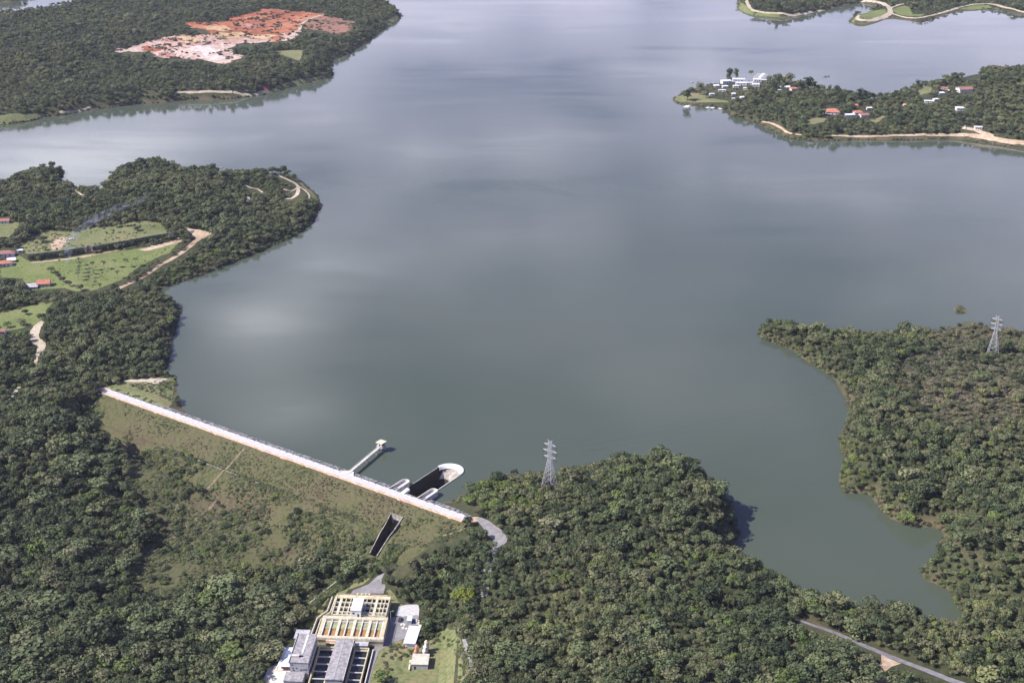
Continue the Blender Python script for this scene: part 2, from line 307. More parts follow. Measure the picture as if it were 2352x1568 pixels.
# water: turbid green reservoir, fine wind ripples
m, n, l, b = nodes('lake_water'); M['water'] = m
g = n.new('ShaderNodeNewGeometry')
t = n.new('ShaderNodeTexNoise'); t.inputs['Scale'].default_value = .006; t.inputs['Detail'].default_value = 4; l.new(g.outputs['Position'], t.inputs['Vector'])
r = n.new('ShaderNodeValToRGB'); r.color_ramp.elements[0].color = (.062, .080, .056, 1); r.color_ramp.elements[1].color = (.078, .094, .067, 1); r.color_ramp.elements[0].position = .3; r.color_ramp.elements[1].position = .7
l.new(t.outputs['Fac'], r.inputs[0]); l.new(r.outputs[0], b.inputs['Base Color'])
b.inputs['Roughness'].default_value = .085; b.inputs['IOR'].default_value = 1.33; b.inputs['Specular IOR Level'].default_value = .5
mp = n.new('ShaderNodeMapping'); mp.inputs['Scale'].default_value = (.5, 1.3, 1); mp.inputs['Rotation'].default_value = (0, 0, R(12)); l.new(g.outputs['Position'], mp.inputs[0])
t = n.new('ShaderNodeTexNoise'); t.inputs['Scale'].default_value = .35; t.inputs['Detail'].default_value = 3; t.inputs['Roughness'].default_value = .55; l.new(mp.outputs[0], t.inputs['Vector'])
bp = n.new('ShaderNodeBump'); bp.inputs['Strength'].default_value = .5; bp.inputs['Distance'].default_value = .035; l.new(t.outputs['Fac'], bp.inputs['Height']); l.new(bp.outputs[0], b.inputs['Normal'])
mp2 = n.new('ShaderNodeMapping'); mp2.inputs['Scale'].default_value = (.0035, .012, 1); mp2.inputs['Rotation'].default_value = (0, 0, R(-14)); l.new(g.outputs['Position'], mp2.inputs[0])
t = n.new('ShaderNodeTexNoise'); t.inputs['Scale'].default_value = 1; t.inputs['Detail'].default_value = 6; t.inputs['Roughness'].default_value = .6; t.inputs['Distortion'].default_value = .6; l.new(mp2.outputs[0], t.inputs['Vector'])
mr = n.new('ShaderNodeMapRange'); mr.inputs[1].default_value = .38; mr.inputs[2].default_value = .62; mr.inputs[3].default_value = .045; mr.inputs[4].default_value = .12; l.new(t.outputs['Fac'], mr.inputs[0]); l.new(mr.outputs[0], b.inputs['Roughness'])
mr = n.new('ShaderNodeMapRange'); mr.inputs[1].default_value = .38; mr.inputs[2].default_value = .62; mr.inputs[3].default_value = .02; mr.inputs[4].default_value = .045; l.new(t.outputs['Fac'], mr.inputs[0]); l.new(mr.outputs[0], bp.inputs['Distance'])

# ------------------------------------------------------------------ object helpers
def tag(o, label=None, cat=None, group=None, kind=None):
    if label: o['label'] = label
    if cat: o['category'] = cat
    if group: o['group'] = group
    if kind: o['kind'] = kind
    return o
def obj(name, verts, faces, m, parent=None, smooth=False):
    me = bpy.data.meshes.new(name); me.from_pydata([tuple(v) for v in verts], [], faces); me.materials.append(m)
    if smooth: me.polygons.foreach_set('use_smooth', [True] * len(me.polygons))
    o = bpy.data.objects.new(name, me); C.objects.link(o)
    if parent: o.parent = parent
    return o
def empty(name, loc, rz=0):
    o = bpy.data.objects.new(name, None); C.objects.link(o); o.location = loc; o.rotation_euler = (0, 0, rz); o.empty_display_size = .5
    return o
class MB:
    def __init__(s): s.v, s.f = [], []
    def add(s, v, f):
        k = len(s.v); s.v += [tuple(a) for a in v]; s.f += [tuple(i + k for i in q) for q in f]; return s
    def box(s, x0, x1, y0, y1, z0, z1):
        return s.add([(x0, y0, z0), (x1, y0, z0), (x1, y1, z0), (x0, y1, z0), (x0, y0, z1), (x1, y0, z1), (x1, y1, z1), (x0, y1, z1)],
                     [(0, 3, 2, 1), (4, 5, 6, 7), (0, 1, 5, 4), (1, 2, 6, 5), (2, 3, 7, 6), (3, 0, 4, 7)])
    def bar(s, a, b, w, h=None):
        a, b = Vector(a), Vector(b); h = h or w; d = (b - a).normalized()
        up = Vector((0, 0, 1)) if abs(d.z) < .95 else Vector((1, 0, 0))
        sx = d.cross(up).normalized() * w / 2; sy = sx.cross(d).normalized() * h / 2
        vs = [p + i * sx + j * sy for p in (a, b) for i, j in ((-1, -1), (1, -1), (1, 1), (-1, 1))]
        return s.add(vs, [(0, 1, 2, 3), (7, 6, 5, 4), (0, 4, 5, 1), (1, 5, 6, 2), (2, 6, 7, 3), (3, 7, 4, 0)])
    def cyl(s, x, y, z0, z1, r0, r1=None, n=16, cap=True):
        r1 = r0 if r1 is None else r1
        vs = [(x + r * math.cos(2 * math.pi * i / n), y + r * math.sin(2 * math.pi * i / n), z) for z, r in ((z0, r0), (z1, r1)) for i in range(n)]
        fs = [(i, (i + 1) % n, n + (i + 1) % n, n + i) for i in range(n)]
        if cap: fs += [tuple(range(n - 1, -1, -1)), tuple(range(n, 2 * n))]
        return s.add(vs, fs)
    def prism(s, pts, z0, z1):
        k = len(pts); vs = [(p[0], p[1], z0) for p in pts] + [(p[0], p[1], z1) for p in pts]
        return s.add(vs, [tuple(range(k - 1, -1, -1)), tuple(range(k, 2 * k))] + [(i, (i + 1) % k, k + (i + 1) % k, k + i) for i in range(k)])
    def build(s, name, m, parent=None, smooth=False): return obj(name, s.v, s.f, m, parent, smooth)

KEEP = []          # ground and things that stay clear of trees: (pixel polygon)
NOTREE = []        # (x, y, r) world discs
def densify(pts, step):
    out = []
    for i in range(len(pts)):
        (x1, y1), (x2, y2) = pts[i], pts[(i + 1) % len(pts)]
        k = max(1, int(math.hypot(x2 - x1, y2 - y1) / step))
        out += [(x1 + (x2 - x1) * j / k, y1 + (y2 - y1) * j / k) for j in range(k)]
    return out
def patch(name, px, m, off=.2, keep=True, wob=.8, label=None):
    wp = [tuple(G(*p)[:2]) for p in px]
    if keep: KEEP.append(list(px))
    far = np.mean([p[1] for p in wp]); s = 4 if far < 1300 else 8
    wp = densify(wp, s); wp = [(x + random.uniform(-wob, wob), y + random.uniform(-wob, wob)) for x, y in wp]
    a = np.array(wp); gx, gy = np.meshgrid(np.arange(a[:, 0].min(), a[:, 0].max(), s), np.arange(a[:, 1].min(), a[:, 1].max(), s))
    gx = gx.ravel(); gy = gy.ravel(); ok = in_poly(gx, gy, wp) & (seg_dist(gx, gy, wp) > s * .4)
    pts = wp + list(zip(gx[ok], gy[ok]))
    r = delaunay_2d_cdt([Vector((float(x), float(y))) for x, y in pts], [], [list(range(len(wp)))], 1, 1e-4)
    vv = np.array([(p.x, p.y) for p in r[0]]); z = Hs(vv[:, 0], vv[:, 1]) + off
    o = obj(name, np.column_stack([vv, z]), [f if len(f) else f for f in r[2]], m); o['kind'] = 'structure'
    me = o.data
    if me.polygons and me.polygons[0].normal.z < 0: me.flip_normals()
    return o
def smoothline(pts, step=5):
    out = []
    P_ = [pts[0]] + list(pts) + [pts[-1]]
    for i in range(1, len(P_) - 2):
        p0, p1, p2, p3 = [np.array(q, float) for q in P_[i - 1:i + 3]]
        k = max(2, int(np.hypot(*(p2 - p1)) / step))
        for j in range(k):
            t = j / k
            out.append(tuple(.5 * (2 * p1 + (p2 - p0) * t + (2 * p0 - 5 * p1 + 4 * p2 - p3) * t * t + (3 * p1 - p0 - 3 * p2 + p3) * t ** 3)))
    out.append(tuple(pts[-1])); return out
def strip(name, px, w, m, off=.3, keep=1.0, wob=.25):
    wp = smoothline([tuple(G(*p)[:2]) for p in px]); a = np.array(wp)
    d = np.gradient(a, axis=0); d /= np.hypot(d[:, 0], d[:, 1])[:, None] + 1e-9; nn = np.column_stack([-d[:, 1], d[:, 0]])
    K = 4; ww = (np.array(w) if not np.isscalar(w) else np.full(2, w)); ww = np.interp(np.linspace(0, 1, len(a)), np.linspace(0, 1, len(ww)), ww)
    vs = []
    for i in range(len(a)):
        for k in range(K + 1):
            q = a[i] + nn[i] * ww[i] * (k / K - .5) * (1 + random.uniform(-wob, wob) * (k in (0, K)))
            vs.append((q[0], q[1], float(Hs(q[0], q[1])[0]) + off))
    fs = [(i * (K + 1) + k, i * (K + 1) + k + 1, (i + 1) * (K + 1) + k + 1, (i + 1) * (K + 1) + k) for i in range(len(a) - 1) for k in range(K)]
    o = obj(name, vs, fs, m); o['kind'] = 'structure'
    if keep:
        L, Rr = a + nn * (ww[:, None] * .5 * keep), a - nn * (ww[:, None] * .5 * keep)
        ring = np.vstack([L, Rr[::-1]]); X, Y, _ = proj(ring[:, 0], ring[:, 1], Hs(ring[:, 0], ring[:, 1]))
        KEEP.append(list(zip(X, Y)))
    return o

# ------------------------------------------------------------------ ground sheet and lake
ny, nx = GX.shape
idx = np.arange(ny * nx).reshape(ny, nx)
q = np.stack([idx[:-1, :-1], idx[:-1, 1:], idx[1:, 1:], idx[1:, :-1]], -1).reshape(-1, 4)
me = bpy.data.meshes.new('ground'); me.vertices.add(ny * nx); me.vertices.foreach_set('co', np.column_stack([GX.ravel(), GY.ravel(), HT.ravel()]).astype(np.float32).ravel())
me.loops.add(q.size); me.loops.foreach_set('vertex_index', q.ravel().astype(np.int32)); me.polygons.add(len(q)); me.polygons.foreach_set('loop_start', np.arange(0, q.size, 4, dtype=np.int32))
me.polygons.foreach_set('use_smooth', np.ones(len(q), bool)); at_ = me.attributes.new('shore', 'FLOAT', 'POINT'); at_.data.foreach_set('value', np.where(abs(SD) < 50, np.clip(1 - np.abs(SD - .2) / 2.6, 0, 1), 0).ravel().astype(np.float32)); me.update(); me.validate(); me.materials.append(M['soil'])
go = bpy.data.objects.new('ground', me); C.objects.link(go); go['kind'] = 'structure'

def dam(t, o, z=0.0):           # point in dam coordinates
    p = DA + dd * t + dn * o
    return (float(p[0]), float(p[1]), z)
SPW = 9.6                        # half width of the side-channel spillway at its lip
def uform(hw, o_end, o0, k=14):  # outline of a U: straight sides and a round end
    pts = [(-hw, o0)]
    for i in range(k + 1):
        a = math.pi * i / k; pts.append((-hw * math.cos(a), o_end - hw * math.sin(a)))
    pts.append((hw, o0)); return pts
oEnd = oS + SPW - 3
hole = [dam(tS + a, o)[:2] for a, o in uform(SPW - .4, oEnd, -6.5)]
inland = [P(*q) for q in ((-120, 765), (60, 860))] + [tuple(DA), tuple(DB)] + [P(*q) for q in ((1150, 1240), (1300, 1310), (1600, 1350), (1850, 1440), (2000, 1470), (2200, 1510), (2420, 1530))]
B0 = [(-12000, 14000), (-12000, inland[0][1])] + inland + [(12000, inland[-1][1]), (12000, 14000)]
nb = len(B0)
pts = B0 + hole + [(x, y) for x in (-1500, -700, 700, 1500) for y in (1300, 2000, 3000)]
r = delaunay_2d_cdt([Vector(p) for p in pts], [(nb + i, nb + (i + 1) % len(hole)) for i in range(len(hole))] + [(i, (i + 1) % nb) for i in range(nb)], [], 0, 1e-4)
vv = [(p.x, p.y, 0) for p in r[0]]
ff = []
for f in r[2]:
    c = np.mean([vv[i][:2] for i in f], 0); ca = (np.array([c[0]]), np.array([c[1]]))
    if in_poly(*ca, B0)[0] and not in_poly(*ca, hole)[0]: ff.append(f)
wo = obj('lake_water', vv, ff, M['water']); wo['kind'] = 'structure'
if wo.data.polygons[0].normal.z < 0: wo.data.flip_normals()

# ------------------------------------------------------------------ the dam
def damstrip(name, prof, t0, t1, m, parent, step=4, jit=0.0, wave=0.0):
    n = max(2, int((t1 - t0) / step)); vs = []; fs = []; K = len(prof)
    for i in range(n + 1):
        t = t0 + (t1 - t0) * i / n
        for k, (o, z) in enumerate(prof):
            j = jit * random.uniform(-1, 1) if 0 < k < K - 1 else 0
            p = dam(t, o + j + wave * math.sin(t * .31 + k), z + j * .5); vs.append(p)
    for i in range(n):
        for k in range(K - 1): fs.append((i * K + k, i * K + k + 1, (i + 1) * K + k + 1, (i + 1) * K + k))
    o = obj(name, vs, fs, m, parent)
    if o.data.polygons[0].normal.z < 0: o.data.flip_normals()
    return o
def lin(o0, z0, o1, z1, k): return [(o0 + (o1 - o0) * i / k, z0 + (z1 - z0) * i / k) for i in range(k + 1)]
def erase(q, h): return q
damroot = empty('dam', (0, 0, 0)); tag(damroot, 'long straight earth dam with white gravel crest road and grassy downstream slope', 'dam')
damstrip('downstream_slope', lin(4.0, CR - .25, 25, CR - 9.2, 8) + lin(26.5, CR - 9.3, 28, CR - 9.3, 1) + lin(30, CR - 9.9, 72, CR - 29, 14), -6, DL + 4, M['slope'], damroot, 3, .25)
damstrip('crest_road', lin(-3.0, CR, 2.2, CR, 3), -4, DL, M['gravel'], damroot, 4)
sh = damstrip('road_shoulder', lin(2.2, CR - .01, 4.3, CR - .45, 2), 0, DL, M['shoulder'], damroot, 2.5, .5, .25)
damstrip('riprap', lin(-3.0, CR - .25, -9, CR - 1.2, 6) + lin(-10.5, CR - 2.4, -14, -2.0, 2), -6, DL + 2, M['riprap'], damroot, 2.2, .35)
kb = MB()
for s_ in (-3.1,):
    for i in range(int(DL / 6)): kb.bar(dam(i * 6 + .2, s_, CR + .12), dam(i * 6 + 5.4, s_, CR + .12), .3, .35)
kb.build('kerb', M['paleconcrete'], damroot)
dr = MB()
for i in range(31): dr.bar(dam(88 + i * 3, 27.2 + .15 * math.sin(i), CR - 9.15), dam(91.1 + i * 3, 27.2 + .15 * math.sin(i + 1), CR - 9.15), .5, .3)
dr.build('berm_drain', M['oldconcrete'], damroot)
tdr = 150
d2 = MB(); pass
def dslope(o): return CR - .25 - (o - 4.0) * .426 if o < 25 else CR - 9.3 - max(0, o - 28) * .44
for o in np.arange(6, 66, 2): d2.bar(dam(tdr, o, dslope(o) + .12), dam(tdr, o + 2, dslope(o + 2) + .12), 1.4, .3)
d2.build('slope_drain', M['path'], damroot)

# intake tower and its footbridge
bA = P(806, 1083, CR); tB = float(np.dot(np.array(bA) - DA, dd)); bE = P(871, 1027, CR); oB = float(np.dot(np.array(bE) - DA, dn)); tE = float(np.dot(np.array(bE) - DA, dd))
br = empty('footbridge', dam(tB, -4, CR)); tag(br, 'narrow concrete footbridge on piers from the dam crest to the intake tower', 'bridge')
def loc(root, p): return (p[0] - root.location[0], p[1] - root.location[1], p[2] - root.location[2])
def bl(t): return tB + (tE - tB) * t
def bo(t): return -4 + (oB + 4) * t
mb = MB(); mb.bar(loc(br, dam(bl(0), bo(0), CR + .05)), loc(br, dam(bl(1), bo(1), CR + .05)), 1.9, .5); mb.build('deck', M['paleconcrete'], br)
mb = MB(); 
for s_ in (-.85, .85):
    mb.bar(loc(br, dam(bl(0) + s_, bo(0), CR + 1.2)), loc(br, dam(bl(1) + s_, bo(1), CR + 1.2)), .09)
    for i in range(14): mb.bar(loc(br, dam(bl(i / 13) + s_, bo(i / 13), CR + .2)), loc(br, dam(bl(i / 13) + s_, bo(i / 13), CR + 1.2)), .08)
mb.build('railing', M['steel'], br)
for f_ in (.16, .58, .9):
    mb = MB(); p = loc(br, dam(bl(f_), bo(f_), 0)); mb.box(p[0] - .45, p[0] + .45, p[1] - .45, p[1] + .45, p[2] - 8, p[2] + CR - .2); mb.box(p[0] - 1, p[0] + 1, p[1] - .5, p[1] + .5, p[2] + CR - .75, p[2] + CR - .2); mb.build('pier', M['concrete'], br)
ap = MB(); ap.prism([loc(br, dam(tB - 7, -3.6, 0))[:2], loc(br, dam(tB + 5, -3.6, 0))[:2], loc(br, dam(tB + 1.6, -8, 0))[:2], loc(br, dam(tB - 1.6, -8, 0))[:2]], -3.5, .02); ap.build('abutment', M['paleconcrete'], br)
it = empty('intake_tower', dam(tE, oB - 2.4, 0), math.atan2(dd[1], dd[0])); tag(it, 'small square intake tower with pale flat roof at the lake end of the footbridge', 'tower')
mb = MB()
for x, y in ((-1.7, -1.7), (1.7, -1.7), (1.7, 1.7), (-1.7, 1.7)): mb.box(x - .35, x + .35, y - .35, y + .35, -11, CR)
mb.box(-2.05, 2.05, -2.05, 2.05, CR - .6, CR - .003); mb.build('support_frame', M['concrete'], it)
mb = MB(); mb.box(-1.95, 1.95, -1.95, 1.95, CR, CR + 2.9); w_ = mb.build('walls', M['paleconcrete'], it)
mb = MB(); mb.box(-2.75, 2.75, -2.75, 2.75, CR + 2.903, CR + 3.35); mb.build('roof', M['creamlight'], it)
mb = MB(); mb.box(-.5, .5, -1.99, -1.9, CR + .1, CR + 2.1); mb.build('door', M['dark'], it)
for s_ in (-1, 1):
    mb = MB(); mb.box(s_ * 1.99 - .05, s_ * 1.99 + .05, -1.2, 1.2, CR + 1.3, CR + 2.3); mb.build('window', M['dark'], it)
mb = MB(); mb.box(-2.6, 2.6, -2.6, -2.5, CR + .9, CR + 1); mb.box(-2.6, -2.5, -2.6, 2.6, CR + .9, CR + 1); mb.box(2.5, 2.6, -2.6, 2.6, CR + .9, CR + 1); mb.box(-2.65, 2.65, -2.65, 2.65, CR - .2, CR + .05); mb.build('balcony', M['concrete'], it)

# side-channel spillway: sunken U-shaped trough in the lake
sp = empty('spillway', dam(tS, -7, 0)); tag(sp, 'sunken concrete spillway trough with a white rounded lip at its lake end', 'spillway')
def ring(hw, oe, o0, z, k=14): return [loc(sp, dam(tS + a - (SPW - .9 - hw if hw < SPW - 1 else 0) * .8, o, z)) for a, o in uform(hw, oe, o0, k)]
def loft(name, rings, m, closed_floor=False):
    K = len(rings[0]); vs = [p for r_ in rings for p in r_]
    fs = [(i * K + k, i * K + k + 1, (i + 1) * K + k + 1, (i + 1) * K + k) for i in range(len(rings) - 1) for k in range(K - 1)]
    if closed_floor: fs.append(tuple((len(rings) - 1) * K + k for k in range(K)))
    return obj(name, vs, fs, m, sp)
o0 = -6.6
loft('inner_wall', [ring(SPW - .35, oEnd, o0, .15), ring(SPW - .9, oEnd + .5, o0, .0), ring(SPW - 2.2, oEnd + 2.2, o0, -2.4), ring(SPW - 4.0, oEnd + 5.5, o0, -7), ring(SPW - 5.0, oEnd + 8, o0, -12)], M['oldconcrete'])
iw = [o for o in bpy.data.objects if o.name == 'inner_wall'][0]; iw.data.materials.append(M['shadedwetconcrete'])
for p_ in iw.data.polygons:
    if p_.index % 16 < 4 or p_.index >= 48: p_.material_index = 1  # left side and lowest faces: algae and shade put into the colour
mb = MB(); mb.prism([p[:2] for p in ring(SPW - 4.7, oEnd + 7, o0, 0)], -11.8, -11.2); mb.build('flooded_floor', M['tankwater'], sp)
mb = MB(); a_w, b_w = loc(sp, dam(tS - SPW + 1.0, oEnd + 3, 0)), loc(sp, dam(tS - SPW + 1.0, o0, 0)); mb.bar((a_w[0], a_w[1], -6.2), (b_w[0], b_w[1], -6.2), .35, 11.8); mb.build('shaded_wet_wall', M['shadedwetconcrete'], sp)  # left wall, its shade painted in along with the algae
loft('outer_wall', [ring(SPW, oEnd, o0, -11), ring(SPW, oEnd, o0, .1), ring(SPW - .35, oEnd, o0, .152)], M['concrete'])
# white lip around the round end
def arc(hw, oe, z, k=22, a0=.0, a1=math.pi):
    return [loc(sp, dam(tS - hw * math.cos(a0 + (a1 - a0) * i / k), oe - hw * math.sin(a0 + (a1 - a0) * i / k), z)) for i in range(k + 1)]
loft('rounded_lip', [arc(SPW + .25, oEnd, -1), arc(SPW + .25, oEnd, .75), arc(SPW - .3, oEnd, .95), arc(SPW - 1.5, oEnd + .4, .35), arc(SPW - 2.3, oEnd + 1.2, -1.2)], M['white'])
loft('side_lip', [[loc(sp, dam(tS + SPW + .2, o, z)) for o in (oEnd, -16)] for z in (-.5, .5)] + [[loc(sp, dam(tS + SPW - .5, o, .5)) for o in (oEnd, -16)]], M['concrete'])
# headwall where the trough dives under the dam
hw = MB(); p1, p2 = loc(sp, dam(tS - SPW, -6.4, 0)), loc(sp, dam(tS + SPW, -6.4, 0)); hw.bar((p1[0], p1[1], -5), (p2[0], p2[1], -5), .8, 11.6); hw.build('headwall', M['oldconcrete'], sp)
# two gravel-filled abutment platforms with curved walls, and the bridge block between them
def platform(tc, o_tip, hwid, label):
    rt = empty('spillway_platform', dam(tc, -4, 0)); tag(rt, label, 'retaining wall')
    lc = lambda p: loc(rt, p)
    outer = [lc(dam(tc + a, o, 0))[:2] for a, o in uform(hwid, o_tip + hwid, -3.2, 12)]; inner = [lc(dam(tc + a, o, 0))[:2] for a, o in uform(hwid - .45, o_tip + hwid, -3.2, 12)]
    K = len(outer); v = []; f = []
    for (x, y) in outer: v += [(x, y, -9), (x, y, CR + .35)]
    for (x, y) in inner: v += [(x, y, CR + .35), (x, y, CR - 2.2)]
    for i in range(K - 1):
        a = 2 * i; b = 2 * K + 2 * i
        f += [(a, a + 2, a + 3, a + 1), (a + 1, a + 3, b + 2, b), (b, b + 2, b + 3, b + 1)]
    obj('curved_wall', v, f, M['paleconcrete'], rt)
    fl = MB(); fl.prism([(x, y) for x, y in inner], CR - 3, CR - 1.6); fl.build('gravel_fill', M['gravel'], rt)
platform(tS - 11.6, -19.5, 3.0, 'curved concrete platform filled with gravel on the left side of the spillway mouth')
platform(tS + 11.2, -20, 2.9, 'curved concrete platform filled with gravel on the right side of the spillway mouth')
gb = empty('gate_platform', dam(tS - 3, -7, CR)); tag(gb, 'small white concrete slab beside the dam crest over the spillway mouth', 'platform')
mb = MB(); a_, b_2, c_, d_ = [loc(gb, dam(tS - 4.6 + x, y, CR))[:2] for x, y in ((0, -3), (2.8, -3), (2.2, -10), (-.6, -10.6))]; mb.prism([a_, b_2, c_, d_], -1.4, .3); mb.build('slab', M['white'], gb)
for f_ in (.1, .9):
    mb = MB(); mb.bar(((a_[0] + (d_[0] - a_[0]) * f_), (a_[1] + (d_[1] - a_[1]) * f_), -9), ((a_[0] + (d_[0] - a_[0]) * f_), (a_[1] + (d_[1] - a_[1]) * f_), -1.4), .7); mb.build('support', M['concrete'], gb)

# outlet chute on the downstream slope
cA, cB = P(908, 1172, -3), P(872, 1248, -14)
tc0 = float(np.dot(np.array(cA) - DA, dd)); oc0 = float(np.dot(np.array(cA) - DA, dn)); tc1 = float(np.dot(np.array(cB) - DA, dd)); oc1 = float(np.dot(np.array(cB) - DA, dn))
oc0 = 15; oc1 = 45; tc0 += 7; tc1 += 6.5
ch = empty('outlet_chute', dam(tc0, oc0, -4)); tag(ch, 'concrete outlet chute with side walls running down the grassy dam slope', 'chute')
def cp(t, o, z): return loc(ch, dam(t, o, z))
secs = []
for i in range(9):
    f_ = i / 8; o = oc0 + (oc1 - oc0) * f_; hw_ = 5.2 - 2.2 * f_; zt = dslope(o) + .9; zb = zt - (7.2 - 3.4 * f_)
    tt = tc0 + (tc1 - tc0) * f_; secs.append((tt, o, hw_ * .85, zt, zb))
v = []; f = []
for (tt, o, h_, zt, zb) in secs:
    v += [cp(tt - h_ - .5, o, zb - 1), cp(tt - h_ - .5, o, zt), cp(tt - h_, o, zt), cp(tt - h_ + .8, o, zb), cp(tt + h_ - 1.8, o, zb), cp(tt + h_, o, zt), cp(tt + h_ + .5, o, zt), cp(tt + h_ + .5, o, zb - 1)]
for i in range(8):
    for k in range(7): f.append((i * 8 + k, (i + 1) * 8 + k, (i + 1) * 8 + k + 1, i * 8 + k + 1))
cw_ = obj('channel_walls', v, f, M['oldconcrete'], ch); cw_.data.materials.append(M['shadedwetconcrete'])
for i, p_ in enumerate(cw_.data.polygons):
    if i % 7 in (2, 3): p_.material_index = 1  # left inner wall and floor: black shade painted into the colour
s0 = secs[0]
mb = MB(); a_ = cp(s0[0] - s0[2] - .5, s0[1], 0); b_2 = cp(s0[0] + s0[2] + .5, s0[1], 0); zc_ = (s0[3] + s0[4]) / 2 + 4
mb.bar((a_[0], a_[1], zc_), (b_2[0], b_2[1], zc_), .6, s0[3] - s0[4]); mb.build('headwall', M['oldconcrete'], ch)
mb = MB(); a_ = cp(s0[0] - 2, s0[1] + .35, 0); b_2 = cp(s0[0] + 2.4, s0[1] + .35, 0); mb.bar((a_[0], a_[1], s0[4] + 4 + 2.2), (b_2[0], b_2[1], s0[4] + 4 + 2.2), .15, 3); mb.build('tunnel_mouth', M['dark'], ch)
# cut the dam skin where the chute lies
import bmesh
def cutskin(o, test):
    bm = bmesh.new(); bm.from_mesh(o.data)
    bmesh.ops.delete(bm, geom=[f_ for f_ in bm.faces if test(f_.calc_center_median())], context='FACES'); bm.to_mesh(o.data); bm.free()
def in_chute(c):
    t = float((c.x - DA[0]) * dd[0] + (c.y - DA[1]) * dd[1]); o = float((c.x - DA[0]) * dn[0] + (c.y - DA[1]) * dn[1])
    if not oc0 < o < oc1: return False
    f_ = (o - oc0) / (oc1 - oc0); return abs(t - (tc0 + (tc1 - tc0) * f_)) < 5.2 - 2.2 * f_ + .3
cutskin(bpy.data.objects['downstream_slope'], in_chute)
cutskin(bpy.data.objects['riprap'], lambda c: abs((c.x - DA[0]) * dd[0] + (c.y - DA[1]) * dd[1] - tS) < SPW + .3 and ((c.x - DA[0]) * dn[0] + (c.y - DA[1]) * dn[1]) < -6.0)

# ------------------------------------------------------------------ roads, clearings, soils
KEEP += [[(236, 885), (262, 886), (300, 903), (400, 930), (520, 965), (800, 1060), (925, 1105), (1045, 1135), (1095, 1185), (1075, 1215), (1020, 1250), (940, 1280), (880, 1300), (820, 1270), (740, 1250), (660, 1285), (560, 1300), (430, 1330), (360, 1365), (300, 1330), (330, 1270), (390, 1215), (330, 1150), (285, 1050), (282, 980), (262, 915)],
         [(703, 1392), (775, 1338), (765, 1325), (690, 1385)]]
patch('valley_grass', [(285, 1020), (430, 1060), (560, 1110), (850, 1215), (870, 1270), (760, 1275), (640, 1315), (540, 1325), (420, 1352), (350, 1385), (280, 1335), (320, 1270), (380, 1210), (310, 1150), (280, 1090)], M['slope'], keep=False, wob=2)
strip('footpath', [(545, 1105), (500, 1150), (450, 1195), (400, 1232), (360, 1275), (330, 1310)], 2.2, M['path'] if 'path' in M else M['dirt'], off=.35, keep=0)
strip('asphalt_road', [(1096, 1190), (1112, 1200), (1135, 1222), (1150, 1238), (1144, 1250)], [3, 6, 9, 9, 7], M['yard'], wob=.05)
strip('asphalt_road', [(1144, 1250), (1134, 1268), (1124, 1290), (1116, 1330), (1112, 1370)], 5.0, M['yard'], wob=.05, keep=0)
strip('gravel_track', [(1060, 1188), (1078, 1194), (1100, 1192)], 5, M['dirt'])
strip('country_road', [(1835, 1424), (1870, 1437), (1925, 1456), (1985, 1483), (2055, 1512), (2130, 1540), (2200, 1568), (2290, 1600)], [1.8, 3.0, 3.3, 3.5, 3.7, 3.8], M['asphalt'], wob=.12, keep=2.3)
patch('dirt_road', [(2022, 1505), (2040, 1512), (2068, 1524), (2050, 1530), (2036, 1545), (2040, 1585), (1995, 1590), (2008, 1560), (2020, 1540)], M['dirt'], off=.26)
patch('service_yard', [(884, 1314), (867, 1323), (847, 1341), (811, 1355), (806, 1363), (881, 1363), (886, 1346), (877, 1330)], M['yard'], wob=.1)
strip('slope_stairs', [(1068, 1213), (1030, 1228), (985, 1249), (940, 1275), (895, 1303)], 1.6, M['meadow'], keep=2.5)
patch('grass_bank', [(896, 1372), (888, 1356), (895, 1352), (912, 1378), (935, 1392), (925, 1402), (893, 1412)], M['meadow'])
z6 = lambda l: [(827.9 + a * .1422, 1345.3 + b * .1422) for a, b in l]
patch('near_lawn', z6([(500, 895), (700, 880), (900, 960), (1170, 860), (1340, 660), (1470, 690), (1620, 840), (1660, 1000), (1740, 1180), (1790, 1390), (1700, 1480), (1560, 1640), (60, 1640), (170, 1400), (290, 1050), (340, 990)]), M['meadow'])
patch('asphalt_path', z6([(1640, 865), (1700, 860), (1770, 1050), (1850, 1390), (1790, 1390), (1700, 1100)]), M['yard'], off=.3, wob=.1)
patch('parking_lot', z6([(430, 545), (560, 495), (760, 505), (900, 470), (950, 480), (900, 720), (700, 860), (560, 900), (300, 1050), (180, 1400), (130, 1640), (-60, 1640), (100, 1250), (230, 950), (330, 890)]), M['yard'], off=.3, wob=.1)
patch('rubble_yard', z6([(620, 330), (740, 300), (940, 300), (950, 480), (690, 500), (560, 480)]), M['gravel'], off=.28, wob=.3)
z5 = lambda l: [(602.1 + a * .1422, 1345.3 + b * .1422) for a, b in l]
patch('forecourt', z5([(90, 1330), (240, 1250), (440, 1280), (470, 1400), (400, 1640), (-20, 1640)]), M['paleconcrete'], wob=.1)
patch('side_grass', z5([(690, 680), (850, 620), (1000, 420), (1090, 200), (1060, 170), (900, 420), (760, 560), (700, 640)]), M['meadow'])
patch('outlet_bank', [(800, 1355), (835, 1342), (860, 1320), (845, 1318), (800, 1340), (775, 1356), (760, 1372), (790, 1366)], M['meadow'])
